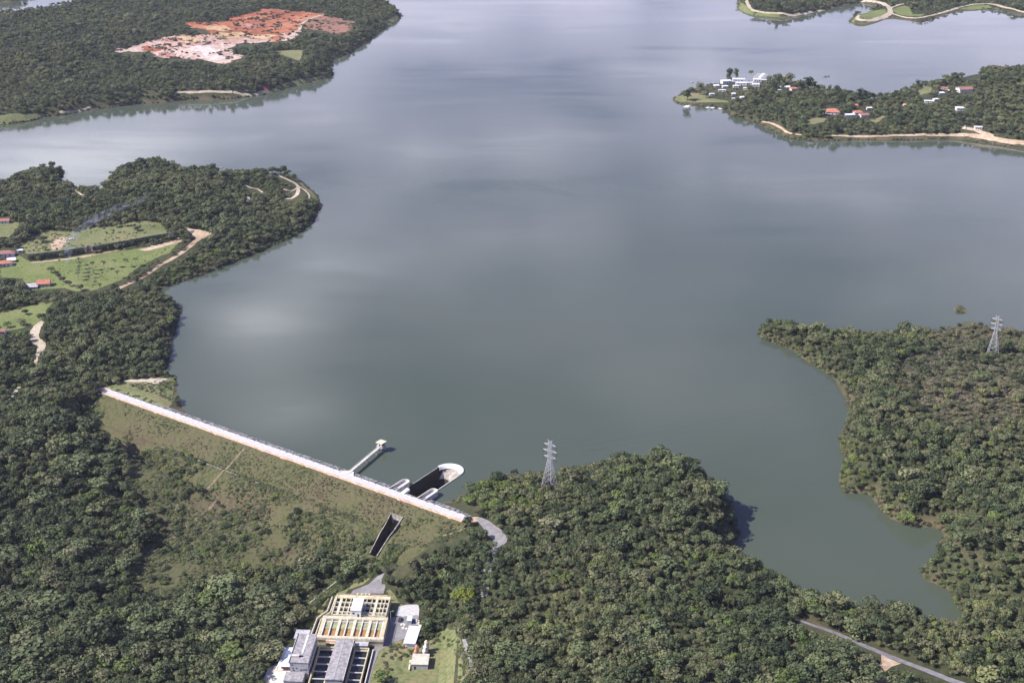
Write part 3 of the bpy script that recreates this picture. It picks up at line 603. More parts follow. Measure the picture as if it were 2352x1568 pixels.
# left bank
zm = lambda l: [(a * .216, 489.2 + b * .216) for a, b in l]
patch('meadow_lawn', zm([(-60, 600), (100, 575), (190, 440), (330, 520), (600, 500), (900, 445), (1300, 400), (1900, 320), (1800, 425), (1650, 485), (1420, 610), (1300, 710), (1000, 825), (800, 835), (700, 800), (300, 825), (240, 700), (0, 690), (-60, 700)]), M['lawn'])
patch('terrace_meadow', zm([(200, 330), (450, 200), (540, 190), (700, 200), (820, 200), (950, 150), (1150, 155), (1300, 120), (1500, 80), (1700, 110), (1800, 215), (1500, 280), (1000, 350), (560, 420), (300, 440), (190, 400)]), M['meadow'])
patch('lower_meadow', [(-20, 726), (0, 718), (65, 704), (112, 692), (122, 695), (108, 712), (98, 730), (84, 745), (40, 757), (-20, 764)], M['lawn'])
patch('far_left_clearing', [(-10, 505), (20, 508), (45, 512), (44, 522), (20, 545), (-10, 550)], M['meadow'])
patch('dirt_junction', [(412, 516), (440, 526), (470, 531), (489, 534), (478, 543), (462, 550), (452, 556), (446, 543), (430, 528)], M['dirt'], off=.26)
strip('dirt_track', [(455, 550), (436, 566), (414, 583), (392, 597), (362, 613), (332, 634), (305, 648), (290, 655), (272, 664)], [6, 5, 4, 4.5, 5], M['dirt'], keep=1.0)
strip('hedge_path', [(70, 604), (110, 600), (165, 594), (215, 586), (262, 577), (300, 571)], [2, 3, 3, 2], M['dirt'])
patch('dirt_verge', [(318, 575), (350, 565), (400, 553), (412, 546), (423, 553), (405, 560), (372, 568), (335, 577)], M['dirt'], off=.25)
patch('orange_bank', zm([(560, 400), (530, 330), (640, 260), (720, 270), (690, 340), (640, 390)]), M['dirt'], off=.27, keep=False)
strip('forest_track', [(103, 733), (88, 748), (80, 765), (79, 778), (92, 790), (94, 803), (84, 820), (82, 840)], [2, 6, 8, 9, 8, 3, 2], M['sand'])
strip('forest_track', [(45, 888), (34, 902), (20, 918)], [2, 3, 2], M['sand'])
zd = lambda l: [(a * .24, 799.7 + b * .24) for a, b in l]
patch('abutment_grass', zd([(1035, 375), (1090, 345), (1180, 320), (1500, 285), (1640, 268), (1668, 300), (1660, 420), (1655, 540), (1600, 572), (1450, 545), (1200, 450), (1050, 400)]), M['meadow'])
patch('sand_patch', zd([(1170, 312), (1300, 300), (1500, 285), (1600, 290), (1560, 330), (1480, 350), (1400, 325), (1280, 325)]), M['sand'], off=.27)
strip('gravel_track', [(226, 893), (240, 895), (252, 900)], [3, 6, 8], M['dirt'], off=.5)
zt = lambda l: [(a * .32, 329.3 + b * .32) for a, b in l]
strip('sandy_path', zt([(1930, 205), (2000, 225), (2060, 260), (2120, 290), (2142, 318), (2130, 370), (2090, 398), (2035, 398)]), 3.8, M['sand'], keep=3.2)
strip('sandy_path', zt([(2142, 310), (2185, 335), (2220, 375), (2215, 400)]), [3, 1.5], M['sand'], keep=3.0)
strip('sandy_path', zt([(2035, 330), (2090, 345), (2140, 318)]), 2.4, M['sand'], keep=3.0)
strip('sandy_path', zt([(1745, 292), (1800, 322), (1850, 330), (1885, 355)]), 2.5, M['sand'], keep=3.0)
strip('sandy_path', zt([(1770, 425), (1785, 400), (1780, 385)]), 3, M['sand'], keep=3.0)
strip('shore_grass', zt([(1990, 205), (2100, 245), (2180, 300), (2240, 360), (2262, 400)]), [3, 6, 7, 5], M['meadow'], off=.2)
strip('sandy_path', zt([(515, 328), (560, 355), (605, 374)]), 2.6, M['sand'])
strip('shore_grass', zt([(575, 350), (640, 345), (700, 330), (760, 300)]), [5, 9, 9, 4], M['meadow'], off=.2)
patch('sandy_cut', zt([(1562, 200), (1585, 195), (1588, 235), (1570, 232)]), M['sand'], wob=.2)
# quarry
z4 = lambda l: [(a * .4, b * .4) for a, b in l]
patch('quarry_floor', z4([(1065, 130), (1300, 125), (1400, 85), (1540, 48), (1680, 65), (1865, 80), (1850, 92), (1735, 130), (1725, 168), (1640, 195), (1600, 245), (1450, 225), (1230, 205), (1190, 180), (1100, 165)]), M['redsoil'], off=.35, wob=8)
patch('quarry_rock', z4([(650, 292), (780, 260), (900, 218), (1230, 198), (1450, 222), (1600, 240), (1640, 192), (1730, 165), (1740, 180), (1650, 235), (1560, 245), (1420, 250), (1340, 262), (1310, 305), (1420, 325), (1290, 368), (1200, 352), (1130, 345), (930, 335), (840, 305), (720, 300)]), M['pinksoil'], off=.5, wob=9)
for i, (x, y, w_, h_, mm) in enumerate(((1000, 250, 110, 40, 'pinkdeep'), (860, 285, 80, 14, 'redsoil'), (1180, 290, 70, 40, 'whiterock'), (1080, 225, 60, 22, 'tansoil'), (1250, 330, 80, 22, 'whiterock'), (1320, 205, 110, 20, 'tansoil'), (1480, 215, 90, 14, 'tansoil'), (1450, 150, 80, 14, 'pinkdeep'), (1250, 165, 90, 16, 'tansoil'), (1620, 110, 60, 16, 'deepred'), (1350, 110, 60, 14, 'deepred'), (960, 320, 60, 14, 'pinkdeep'))):
    if mm not in M:
        M[mm] = multi(mm, {'pinkdeep': [(.38, (.3, .12, .09)), (.5, (.46, .24, .19)), (.62, (.56, .42, .36))], 'whiterock': [(.38, (.4, .26, .22)), (.5, (.6, .5, .46)), (.62, (.72, .65, .62))], 'tansoil': [(.38, (.36, .2, .1)), (.5, (.5, .34, .19)), (.62, (.58, .45, .3))], 'deepred': [(.35, (.26, .08, .05)), (.5, (.38, .13, .07)), (.65, (.5, .2, .12))]}[mm], ((.03, 5), (.15, 6)), .5, bscale=.12, bdist=3)[0]
    patch('quarry_streak', z4([(x + w_ * math.cos(a) * random.uniform(.5, 1.25), y + h_ * math.sin(a) * random.uniform(.5, 1.25)) for a in np.arange(0, 6.28, .42)]), M[mm], off=.62 + i * .04, wob=6, keep=False)
patch('quarry_edge', z4([(1735, 130), (1865, 88), (2045, 130), (1990, 198), (1780, 178), (1740, 165)]), M['brownsoil'], off=.5, wob=8)
patch('quarry_clearing', z4([(1580, 298), (1660, 290), (1745, 292), (1722, 352), (1640, 325)]), M['meadow'], off=.35)
strip('quarry_road', z4([(1720, 175), (1735, 140), (1800, 105), (1860, 88)]), 5, M['sand'], off=.7)
strip('shore_path', z4([(1005, 562), (1060, 558), (1150, 556), (1250, 553), (1350, 552), (1420, 551), (1480, 545), (1545, 530)]), [3, 4, 3.5, 5], M['sand'], off=.35)
strip('shore_grass', z4([(1545, 540), (1620, 512), (1700, 490), (1800, 462), (1850, 450)]), [6, 10, 12, 5], M['meadow'], off=.25)
patch('red_bank', z4([(1500, 490), (1545, 492), (1550, 515), (1520, 530), (1515, 505)]), M['redsoil'], off=.4)
strip('shore_grass', z4([(-60, 705), (60, 688), (160, 676), (250, 660)]), [16, 14, 10, 4], M['meadow'], off=.25)
strip('shore_path', z4([(340, 655), (420, 645), (520, 625)]), [3, 3, 2], M['sand'], off=.35)
strip('shore_grass', z4([(2215, 140), (2250, 118), (2300, 92)]), [10, 9, 3], M['meadow'], off=.25)
# right peninsula
zr = lambda l: [(1524 + a * .352, 112.9 + b * .352) for a, b in l]
strip('shore_road', zr([(645, 475), (700, 486), (760, 512), (830, 552), (900, 562)]), [2, 3, 3, 2], M['dirt'], off=.35)
strip('shore_road', zr([(1080, 566), (1200, 568), (1400, 569), (1600, 563), (1700, 560), (1850, 562), (1960, 562), (2080, 575), (2200, 594), (2352, 612), (2460, 630)]), [2, 3, 3, 4, 5, 6, 6], M['dirt'], off=.35)
strip('shore_road', zr([(1950, 516), (2010, 524), (2080, 545), (2150, 570)]), 6, M['dirt'], off=.4)
patch('garden_lawn', zr([(915, 475), (960, 455), (1040, 450), (1075, 458), (1050, 480), (990, 492), (930, 490)]), M['meadow'], off=.3, wob=2.5)
patch('garden_lawn', zr([(1350, 465), (1420, 435), (1450, 440), (1420, 470), (1380, 482)]), M['meadow'], off=.3, wob=2.5)
patch('hillside_lawn', zr([(1650, 290), (1700, 250), (1770, 255), (1740, 285), (1680, 300)]), M['meadow'], off=.3, wob=2.5)
patch('hillside_lawn', zr([(1950, 190), (1990, 155), (2060, 140), (2080, 160), (2030, 190), (1970, 205)]), M['meadow'], off=.3, wob=2.5)
patch('club_lawn', zr([(300, 222), (340, 208), (420, 203), (425, 214), (360, 222)]), M['meadow'], off=.3)
patch('club_lawn', zr([(45, 320), (110, 305), (190, 285), (250, 290), (330, 325), (420, 338), (430, 350), (300, 350), (180, 352), (100, 350)]), M['meadow'], off=.3)
# far right shore
strip('shore_path', z8([(225, 5), (245, 45), (275, 80), (370, 100), (550, 116), (650, 110), (760, 95), (830, 80)]), [6, 6, 5, 5, 5, 3], M['sand'], off=.4)
strip('shore_path', z8([(1110, 14), (1180, 10), (1250, 22), (1300, 45), (1325, 70), (1330, 100), (1290, 128), (1180, 158), (1100, 155), (1075, 140), (1085, 120)]), [8, 9, 10, 8, 6], M['sand'], off=.4)
strip('shore_path', z8([(1325, 70), (1380, 45), (1440, 30)]), 5, M['sand'], off=.4)
strip('shore_path', z8([(1330, 100), (1400, 126), (1500, 140), (1560, 138), (1640, 122), (1740, 95), (1850, 62), (1950, 38), (2060, 33), (2150, 42), (2210, 60), (2352, 95), (2450, 110)]), [4, 5, 6, 6, 6, 5], M['sand'], off=.4)
patch('shore_lawn', z8([(172, 20), (215, 40), (260, 90), (380, 108), (560, 124), (640, 112), (660, 118), (520, 138), (400, 134), (270, 118), (200, 92), (170, 68)]), M['lawn'], off=.25)
patch('shore_lawn', z8([(1030, 165), (1060, 130), (1110, 105), (1230, 80), (1290, 70), (1310, 110), (1220, 170), (1150, 186), (1060, 184)]), M['lawn'], off=.25)
patch('shore_lawn', z8([(1345, 70), (1440, 45), (1480, 60), (1500, 110), (1600, 110), (1560, 130), (1480, 128), (1380, 110)]), M['lawn'], off=.25)
patch('shore_lawn', z8([(1860, 75), (1950, 45), (2080, 42), (2110, 60), (2060, 70), (1960, 80)]), M['lawn'], off=.25)

# ------------------------------------------------------------------ tree prototypes
def leafball(rg, cx, cy, cz, r, n, s, squash=.85):
    d = rg.normal(size=(n, 3)); d[:, 2] = np.abs(d[:, 2]) * rg.choice([1, 1, 1, -.6], n); d /= np.linalg.norm(d, axis=1)[:, None]
    c = np.array([cx, cy, cz]) + d * r * rg.uniform(.78, 1.08, (n, 1)) * [1, 1, squash]
    nn = d + rg.normal(size=(n, 3)) * .38; nn /= np.linalg.norm(nn, axis=1)[:, None]
    t = np.cross(nn, rg.normal(size=(n, 3))); t /= np.linalg.norm(t, axis=1)[:, None]; b = np.cross(nn, t)
    q = s * rg.uniform(.6, 1.25, (n, 1))
    v = np.stack([c - t * q * .6, c - b * q * .45 + t * q * .1, c + t * q * .6, c + b * q * .45 + t * q * .1], 1).reshape(-1, 3)
    return v
def crown_arr(seed, lobes, per, kind='dome'):
    rg = np.random.default_rng(seed); V = []
    for i in range(lobes):
        if kind == 'dome':
            a = rg.uniform(0, 6.28); rr = .30 * math.sqrt(rg.uniform(0, 1)); z = .66 - rr * .55 + rg.uniform(-.08, .12); r = rg.uniform(.13, .22)
        elif kind == 'tall':
            a = rg.uniform(0, 6.28); z = .38 + .5 * (i / lobes); rr = .17 * rg.uniform(.3, 1) * (1.25 - z * .6); r = rg.uniform(.10, .17)
        elif kind == 'flat':
            a = rg.uniform(0, 6.28); rr = .40 * math.sqrt(rg.uniform(0, 1)); z = .74 + rg.uniform(-.06, .07); r = rg.uniform(.12, .17)
        else:   # bush
            a = rg.uniform(0, 6.28); rr = .34 * math.sqrt(rg.uniform(0, 1)); z = .36 - rr * .5 + rg.uniform(-.05, .1); r = rg.uniform(.2, .32)
        V.append(leafball(rg, rr * math.cos(a), rr * math.sin(a), z, r, per, .085 if kind != 'bush' else .11))
    v = np.vstack(V); f = np.arange(len(v)).reshape(-1, 4)
    return v, f
def limb(mb, a, b, r0, r1, n=5):
    a, b = Vector(a), Vector(b); d = (b - a).normalized(); x = d.orthogonal().normalized(); y = d.cross(x)
    vs = [p + (x * math.cos(6.283 * i / n) + y * math.sin(6.283 * i / n)) * r for p, r in ((a, r0), (b, r1)) for i in range(n)]
    mb.add(vs, [(i, (i + 1) % n, n + (i + 1) % n, n + i) for i in range(n)])
def trunk_mb(seed, kind):
    rg = random.Random(seed); mb = MB(); top = {'dome': .5, 'tall': .8, 'flat': .6, 'bush': .2}[kind]
    limb(mb, (0, 0, -.12), (.01, 0, top * .55), .026, .018); limb(mb, (.01, 0, top * .55), (0, .01, top), .018, .008)
    for i in range(4):
        a = rg.uniform(0, 6.28); k = .22 if kind != 'tall' else .12; z0 = top * rg.uniform(.45, .7)
        limb(mb, (0, 0, z0), (k * math.cos(a), k * math.sin(a), z0 + .22), .012, .005)
    return mb
PROTO = []
spec = [('dome', 11, 46), ('dome', 14, 40), ('dome', 9, 54), ('dome', 12, 46), ('tall', 13, 34), ('flat', 12, 36), ('bush', 6, 60), ('bush', 8, 48)]
protocol = bpy.data.collections.new('forest_prototypes')
for i, (kd, lo, per) in enumerate(spec):
    v, f = crown_arr(100 + i, lo, per, kd); tm = trunk_mb(i, kd)
    cm = bpy.data.meshes.new('crown'); cm.from_pydata(v.tolist(), [], f.tolist()); cm.materials.append(M['leaf'])
    tme = bpy.data.meshes.new('trunk'); tme.from_pydata(tm.v, [], tm.f); tme.materials.append(M['bark'])
    PROTO.append((kd, cm, tme))
def joined(k, leafmat):
    kd, cm, tme = PROTO[k]
    v = [tuple(x.co) for x in cm.vertices]; f = [tuple(p.vertices) for p in cm.polygons]; n0 = len(f); nv = len(v)
    v += [tuple(x.co) for x in tme.vertices]; f += [tuple(i + nv for i in p.vertices) for p in tme.polygons]
    me = bpy.data.meshes.new('tree_shape'); me.from_pydata(v, [], f); me.materials.append(leafmat); me.materials.append(M['bark'])
    me.polygons.foreach_set('material_index', [0] * n0 + [1] * (len(f) - n0)); me.update(); return me
MATS = ['leaf', 'leafdark', 'leafscrub', 'leafbright']
NP = len(PROTO)
for mi, mn in enumerate(MATS):
    for k in range(NP):
        o = bpy.data.objects.new('shape_%02d' % (mi * NP + k), joined(k, M[mn])); protocol.objects.link(o)
CROWN = {}
def crown_mesh(k, mn):
    if mn == 'leaf': return PROTO[k][1]
    if (k, mn) not in CROWN: c = PROTO[k][1].copy(); c.materials.clear(); c.materials.append(M[mn]); CROWN[(k, mn)] = c
    return CROWN[(k, mn)]
def tree(x, y, z, h, wid, k, mn, label, cat='tree', group=None, rz=None, name='tree', bark='bark'):
    r_ = empty(name, (x, y, z), random.uniform(0, 6.28) if rz is None else rz); wid = wid * (1.9 if PROTO[k][0] == 'tall' else 1.15); r_.scale = (wid, wid, h)
    tag(r_, label, cat, group)
    a = bpy.data.objects.new('crown', crown_mesh(k, mn)); C.objects.link(a); a.parent = r_
    b_ = bpy.data.objects.new('trunk', PROTO[k][2]); C.objects.link(b_); b_.parent = r_
    return r_
def forest(name, label, pts):                     # pts: rows x, y, z, rot, sx, sz, proto
    me = bpy.data.meshes.new(name); me.vertices.add(len(pts)); me.vertices.foreach_set('co', pts[:, :3].astype(np.float32).ravel())
    for an, ty, col in (('rot', 'FLOAT_VECTOR', np.column_stack([np.zeros(len(pts)), np.zeros(len(pts)), pts[:, 3]])), ('scl', 'FLOAT_VECTOR', np.column_stack([pts[:, 4], pts[:, 4], pts[:, 5]]))):
        at = me.attributes.new(an, ty, 'POINT'); at.data.foreach_set('vector', col.astype(np.float32).ravel())
    at = me.attributes.new('pick', 'INT', 'POINT'); at.data.foreach_set('value', pts[:, 6].astype(np.int32))
    o = bpy.data.objects.new(name, me); C.objects.link(o); tag(o, label, 'forest', kind='stuff')
    ng = bpy.data.node_groups.new(name, 'GeometryNodeTree')
    ng.interface.new_socket('Geometry', in_out='INPUT', socket_type='NodeSocketGeometry'); ng.interface.new_socket('Geometry', in_out='OUTPUT', socket_type='NodeSocketGeometry')
    N, L = ng.nodes, ng.links; gi = N.new('NodeGroupInput'); go_ = N.new('NodeGroupOutput')
    ci = N.new('GeometryNodeCollectionInfo'); ci.inputs['Collection'].default_value = protocol; ci.inputs['Separate Children'].default_value = True; ci.inputs['Reset Children'].default_value = True
    ip = N.new('GeometryNodeInstanceOnPoints'); ip.inputs['Pick Instance'].default_value = True
    def na(nm, ty):
        q_ = N.new('GeometryNodeInputNamedAttribute'); q_.data_type = ty; q_.inputs['Name'].default_value = nm; return q_.outputs['Attribute']
    L.new(gi.outputs[0], ip.inputs['Points']); L.new(ci.outputs[0], ip.inputs['Instance'])
    L.new(na('pick', 'INT'), ip.inputs['Instance Index']); L.new(na('scl', 'FLOAT_VECTOR'), ip.inputs['Scale'])
    L.new(na('rot', 'FLOAT_VECTOR'), ip.inputs['Rotation'])
    L.new(ip.outputs[0], go_.inputs[0])
    md = o.modifiers.new('scatter', 'NODES'); md.node_group = ng
    return o

# ------------------------------------------------------------------ pylons
def pylon(px, py, h, label, rz):
    g0 = G(px, py); NOTREE.append((g0.x, g0.y, 6)); root = empty('transmission_tower', g0, rz); tag(root, label, 'pylon', 'lattice transmission towers'); root.location.z -= .3
    bw, ww, tw = h * .115, h * .028, h * .022; zw = h * .62
    def hw(z): return bw + (ww - bw) * min(1, z / zw) if z < zw else ww + (tw - ww) * (z - zw) / (h - zw)
    for sx in (-1, 1):
        for sy in (-1, 1):
            mb = MB(); mb.bar((sx * bw, sy * bw, 0), (sx * ww, sy * ww, zw), .22); mb.bar((sx * ww, sy * ww, zw), (sx * tw, sy * tw, h * .96), .17); mb.build('leg', M['steel'], root)
    mb = MB(); zs = [0, .14, .26, .36, .45, .52, .58, .62, .68, .74, .80, .86, .92, .96]
    for a, b in zip(zs[:-1], zs[1:]):
        za, zb = a * h, b * h; wa, wb = hw(za), hw(zb); t_ = .085 if a < .6 else .075
        ca = [(-wa, -wa), (wa, -wa), (wa, wa), (-wa, wa)]; cb = [(-wb, -wb), (wb, -wb), (wb, wb), (-wb, wb)]
        for i in range(4):
            j = (i + 1) % 4
            mb.bar((*ca[i], za), (*cb[j], zb), t_); mb.bar((*ca[j], za), (*cb[i], zb), t_); mb.bar((*cb[i], zb), (*cb[j], zb), t_)
    mb.build('lattice', M['steel'], root)
    for zf, ln in ((.66, .125), (.78, .145), (.90, .125)):
        mb = MB(); z = zf * h; w_ = hw(z); L_ = ln * h
        for s_ in (-1, 1):
            for q_ in (-1, 1): mb.bar((s_ * w_, q_ * w_, z + .9), (s_ * L_, 0, z), .18); mb.bar((s_ * w_, q_ * w_, z - .1), (s_ * L_, 0, z), .18)
            mb.bar((s_ * L_ * .6, -w_ * .45, z + .3), (s_ * L_ * .6, w_ * .45, z + .3), .12)
        c_ = mb.build('crossarm', M['steel'], root)
        for s_ in (-1, 1):
            ins = MB(); ins.cyl(s_ * L_, 0, z - 2.2, z, .16, n=6); ins.build('insulator', M['glass'], c_)
    for s_ in (-1, 1):
        mb = MB(); mb.bar((0, 0, h * .96), (s_ * tw * 2.2, 0, h), .16); mb.bar((s_ * tw, 0, h * .95), (s_ * tw * 2.2, 0, h), .16); mb.build('peak', M['steel'], root)
    return root, h
T1, h1 = pylon(1262, 1124, 36, 'lattice transmission tower rising from the headland trees beside the dam', R(-35))
T2, h2 = pylon(2279, 815, 33, 'lattice transmission tower on the scrubby hill at the right edge', R(-35))
if 0: patch('pylon_clearing', [(2195, 822), (2240, 812), (2300, 812), (2345, 822), (2300, 830), (2230, 829)], M['meadow'], wob=2.5)
def cable(a, b, sag, label):
    mb = MB(); n_s = 14; pts = [(a[0] + (b[0] - a[0]) * i / n_s, a[1] + (b[1] - a[1]) * i / n_s, a[2] + (b[2] - a[2]) * i / n_s - sag * 4 * (i / n_s) * (1 - i / n_s)) for i in range(n_s + 1)]
    for p, q_ in zip(pts[:-1], pts[1:]): mb.bar(p, q_, .03)
    o = mb.build('power_line', M['cable']); tag(o, label, 'cable', 'power lines strung between the pylons')
def armtip(root, zf, s_, ln): return root.matrix_basis @ Vector((s_ * ln * (36 if root is T1 else 33), 0, zf * (36 if root is T1 else 33) - 2.2))
far_pt = Vector(P(-60, 900, 20) + (34,))
for zf, ln in ((.66, .125), (.78, .145), (.90, .125)):
    for s_ in (-1, 1):
        a = armtip(T1, zf, s_, ln); b = armtip(T2, zf, s_, ln); cable(a, b, 14, 'thin cable strung over the water between the two lattice towers')

# ------------------------------------------------------------------ waterworks
WR = R(-3.3)
def wroot(name, u, v, z, label, cat, group=None):
    x = -90 + u * math.cos(WR) - v * math.sin(WR); y = 655 + u * math.sin(WR) + v * math.cos(WR)
    r_ = empty(name, (x, y, z), WR); tag(r_, label, cat, group); return r_
def bx(root, name, m, *boxes):
    mb = MB()
    for b_ in boxes: mb.box(*b_)
    return mb.build(name, m, root)
GZ = -15
KEEP.append([(600, 1568), (632, 1500), (655, 1475), (662, 1440), (715, 1432), (745, 1370), (890, 1360), (905, 1386), (962, 1388), (970, 1425), (955, 1465), (925, 1475), (900, 1490), (960, 1480), (1000, 1490), (1000, 1568)])
# filter block: four pairs of beds, green settling half behind an orange half
fb = wroot('filter_block', 0, 0, GZ, 'raised cream filter block with eight orange and green beds', 'filter block')
H_ = 5.0
bx(fb, 'outer_wall', M['cream'], (-19, 18.3, -.6, .6, 0, H_ - 1.2), (-19, 18.3, 19.6, 20.8, 0, H_), (-19, -17.4, .603, 19.597, 0, H_), (16.7, 18.3, .603, 19.597, 0, H_))
bx(fb, 'front_walkway', M['creamlight'], (-19.4, 18.7, -1.2, 1.4, H_ - 1.197, H_ + .003))
bx(fb, 'back_walkway', M['creamlight'], (-17.3, 16.6, 17.4, 19.5, .2, H_ + .05))
bx(fb, 'bed_floor', M['oldconcrete'], (-17.3, 16.6, .65, 17.3, .1, H_ - 2.2))
xw = [-17.2, -13.4, -12.8, -9.0, -7.4, -3.7, -3.1, .5, 2.2, 5.8, 6.4, 9.8, 11.2, 13.6, 14.1, 16.4]
beds = [(-16.6, -13.2), (-12.6, -9.2), (-7.8, -4.5), (-3.9, -.6), (1.0, 4.2), (4.8, 8.0), (9.6, 12.4), (13.0, 15.9)]
walls = []; prev = -17.3
for a, b in beds: walls.append((prev, a)); prev = b
walls.append((prev, 16.6))
for a, b in walls: bx(fb, 'partition_wall', M['creamlight'] if b - a > 1 else M['paleconcrete'], (a, b, 1.5, 17.3, H_ - 2.3, H_ - .05))
for a, b in beds:
    bx(fb, 'orange_bed', M['orangefilter'], (a, b, 1.5, 9.4, H_ - 2.25, H_ - 1.1)); bx(fb, 'green_bed', M['greenfilter'], (a, b, 9.41, 15.6, H_ - 2.25, H_ - .8))
    bx(fb, 'trough', M['paleconcrete'], (a, b, 15.6, 16.1, H_ - 2.2, H_ - .3))
def rail(root, name, p, q_, z, hh=1.0, n=None, m='creamlight'):
    mb = MB(); L_ = math.hypot(q_[0] - p[0], q_[1] - p[1]); n = n or max(2, int(L_ / 1.8))
    for zz in (hh * .5, hh): mb.bar((*p, z + zz), (*q_, z + zz), .09)
    for i in range(n + 1): x, y = p[0] + (q_[0] - p[0]) * i / n, p[1] + (q_[1] - p[1]) * i / n; mb.bar((x, y, z), (x, y, z + hh), .09)
    return mb.build(name, M[m], root)
rail(fb, 'railing', (-19.3, -1.1), (18.6, -1.1), H_); rail(fb, 'railing', (18.2, 0), (18.2, 20.6), H_); rail(fb, 'railing', (-17, 17.5), (16.5, 17.5), H_)
# side channel along the left
chn = wroot('side_channel', 0, 0, GZ, 'narrow dark open channel with cream walls along the left of the filter and mixing blocks', 'channel')
def polywall(root, name, pts, w, z0, z1, m):
    mb = MB()
    for p, q_ in zip(pts[:-1], pts[1:]): mb.bar((*p, (z0 + z1) / 2), (*q_, (z0 + z1) / 2), w, z1 - z0)
    return mb.build(name, m, root)
polywall(chn, 'wall', [(-22.6, -.4), (-22.0, 17.8), (-17.6, 25.5), (-17.2, 40)], .5, 0, H_ + .2, M['creamlight']); polywall(chn, 'wall', [(-20.0, -.4), (-19.7, 16.8), (-15.6, 24.5), (-15.1, 40)], .5, 0, H_ + .1, M['creamlight'])
polywall(chn, 'channel_water', [(-21.3, -.3), (-20.9, 17.4), (-16.6, 25), (-16.2, 39.5)], 1.9, 0, H_ - 1.6, M['tankwater'])
# mixing (flocculation) block
fl = wroot('mixing_block', 0, 21, GZ, 'cream mixing block with a grid of dark square tanks behind the filters', 'tank block')
H2 = 5.6
bx(fl, 'outer_wall', M['creamlight'], (-14.6, -14.0, .1, 19, 0, H2), (16.4, 17, .1, 19, 0, H2), (-14.6, 17, 19.003, 20, 0, H2), (-13.997, 16.397, .1, .7, 0, H2))
bx(fl, 'tank_water', M['greentank'], (-13.997, 16.397, .703, 18.997, 0, H2 - 1.5))
cols = [-11.2, -8.4, -5.6, -2.9, 3.8, 6.8, 9.6, 12.4, 14.4]
for i, c in enumerate(cols): bx(fl, 'divider', M['creamlight'], (c - (.7 if i % 3 == 0 else .2), c + (.7 if i % 3 == 0 else .2), .703, 16.9, H2 - 2.5, H2 - .05))
for v_ in (3.4, 8.2, 13.2): bx(fl, 'cross_wall', M['creamlight'], (-13.99, 16.39, v_ - .3, v_ + .3, H2 - 2.4, H2 - .08))
bx(fl, 'back_walkway', M['cream'], (-14.9, 17.2, 16.95, 19.0, H2 - .6, H2 + .05))
rail(fl, 'railing', (-14.5, 20), (17, 20), H2); rail(fl, 'railing', (-14.3, 0), (-14.3, 20), H2); rail(fl, 'railing', (16.8, 0), (16.8, 20), H2); rail(fl, 'railing', (2.5, .4), (16.5, .4), H2)
dh = wroot('dosing_house', .2, 20, GZ + 3, 'tall white flat roofed dosing house standing amid the mixing tanks', 'building')
bx(dh, 'walls', M['white'], (-3.1, 2.6, 0, 12, 0, 6.4)); bx(dh, 'roof', M['white'], (-3.35, 2.85, -.25, 12.25, 6.403, 6.75))
bx(dh, 'window', M['dark'], (-2.2, -1.0, -.06, -.003, 4, 5)); bx(dh, 'door', M['dark'], (.6, 1.5, -.06, -.003, 2.2, 4.2)); bx(dh, 'window', M['dark'], (2.603, 2.66, 3, 5, 4, 5)); bx(dh, 'window', M['dark'], (2.603, 2.66, 7, 9, 4, 5))
hs = wroot('inlet_structure', 1, 42.6, GZ, 'small orange and cream inlet structure between the mixing tanks and the service yard', 'structure')
bx(hs, 'chamber', M['cream'], (-4.5, 3.4, 0, 2.2, 0, 4.8)); [bx(hs, 'opening', M['dark'], q_) for q_ in ((-3.5, -2, .5, 1.7, 4.803, 4.85), (-1, .3, .5, 1.7, 4.803, 4.85), (1.2, 2.5, .5, 1.7, 4.803, 4.85))]
bx(hs, 'side_wall', M['shoulder'], (3.403, 14, 1.2, 1.7, 0, 4.2)); bx(hs, 'side_wall', M['shoulder'], (-12, -4.503, 1.2, 1.7, 0, 4.0))
# long roofed filter gallery
lg = wroot('filter_gallery', -2.3, -4.2, GZ, 'long grey roofed gallery building running towards the bottom edge', 'building')
bx(lg, 'walls', M['wallgrey'], (-4.5, 4.5, -36, 0, -4, 6.4)); 
mb = MB(); v = [(-4.9, .3, 6.6), (0, .3, 7.0), (4.9, .3, 6.6), (-4.9, -36.3, 6.6), (0, -36.3, 7.0), (4.9, -36.3, 6.6)]; v += [(x, y, 6.15 if abs(x) > 1 else 6.403) for x, y, z in v]
mb.add(v, [(0, 3, 4, 1), (1, 4, 5, 2), (6, 9, 3, 0), (2, 5, 11, 8), (3, 9, 10, 4), (4, 10, 11, 5), (0, 1, 7, 6), (1, 2, 8, 7), (6, 7, 10, 9), (7, 8, 11, 10)]); mb.build('roof', M['roofgrey'], lg)
bx(lg, 'ridge', M['wallgrey'], (-.12, .12, -36.2, .2, 7.003, 7.12)); bx(lg, 'roof_edge', M['paleconcrete'], (4.9, 5.15, -36.3, .3, 6.0, 6.7)); bx(lg, 'door', M['dark'], (-.6, .4, -36.08, -36.003, 1.5, 3.8))
for i in range(7): bx(lg, 'window', M['dark'], (4.503, 4.56, -34 + i * 5, -31 + i * 5, 3.6, 4.8))
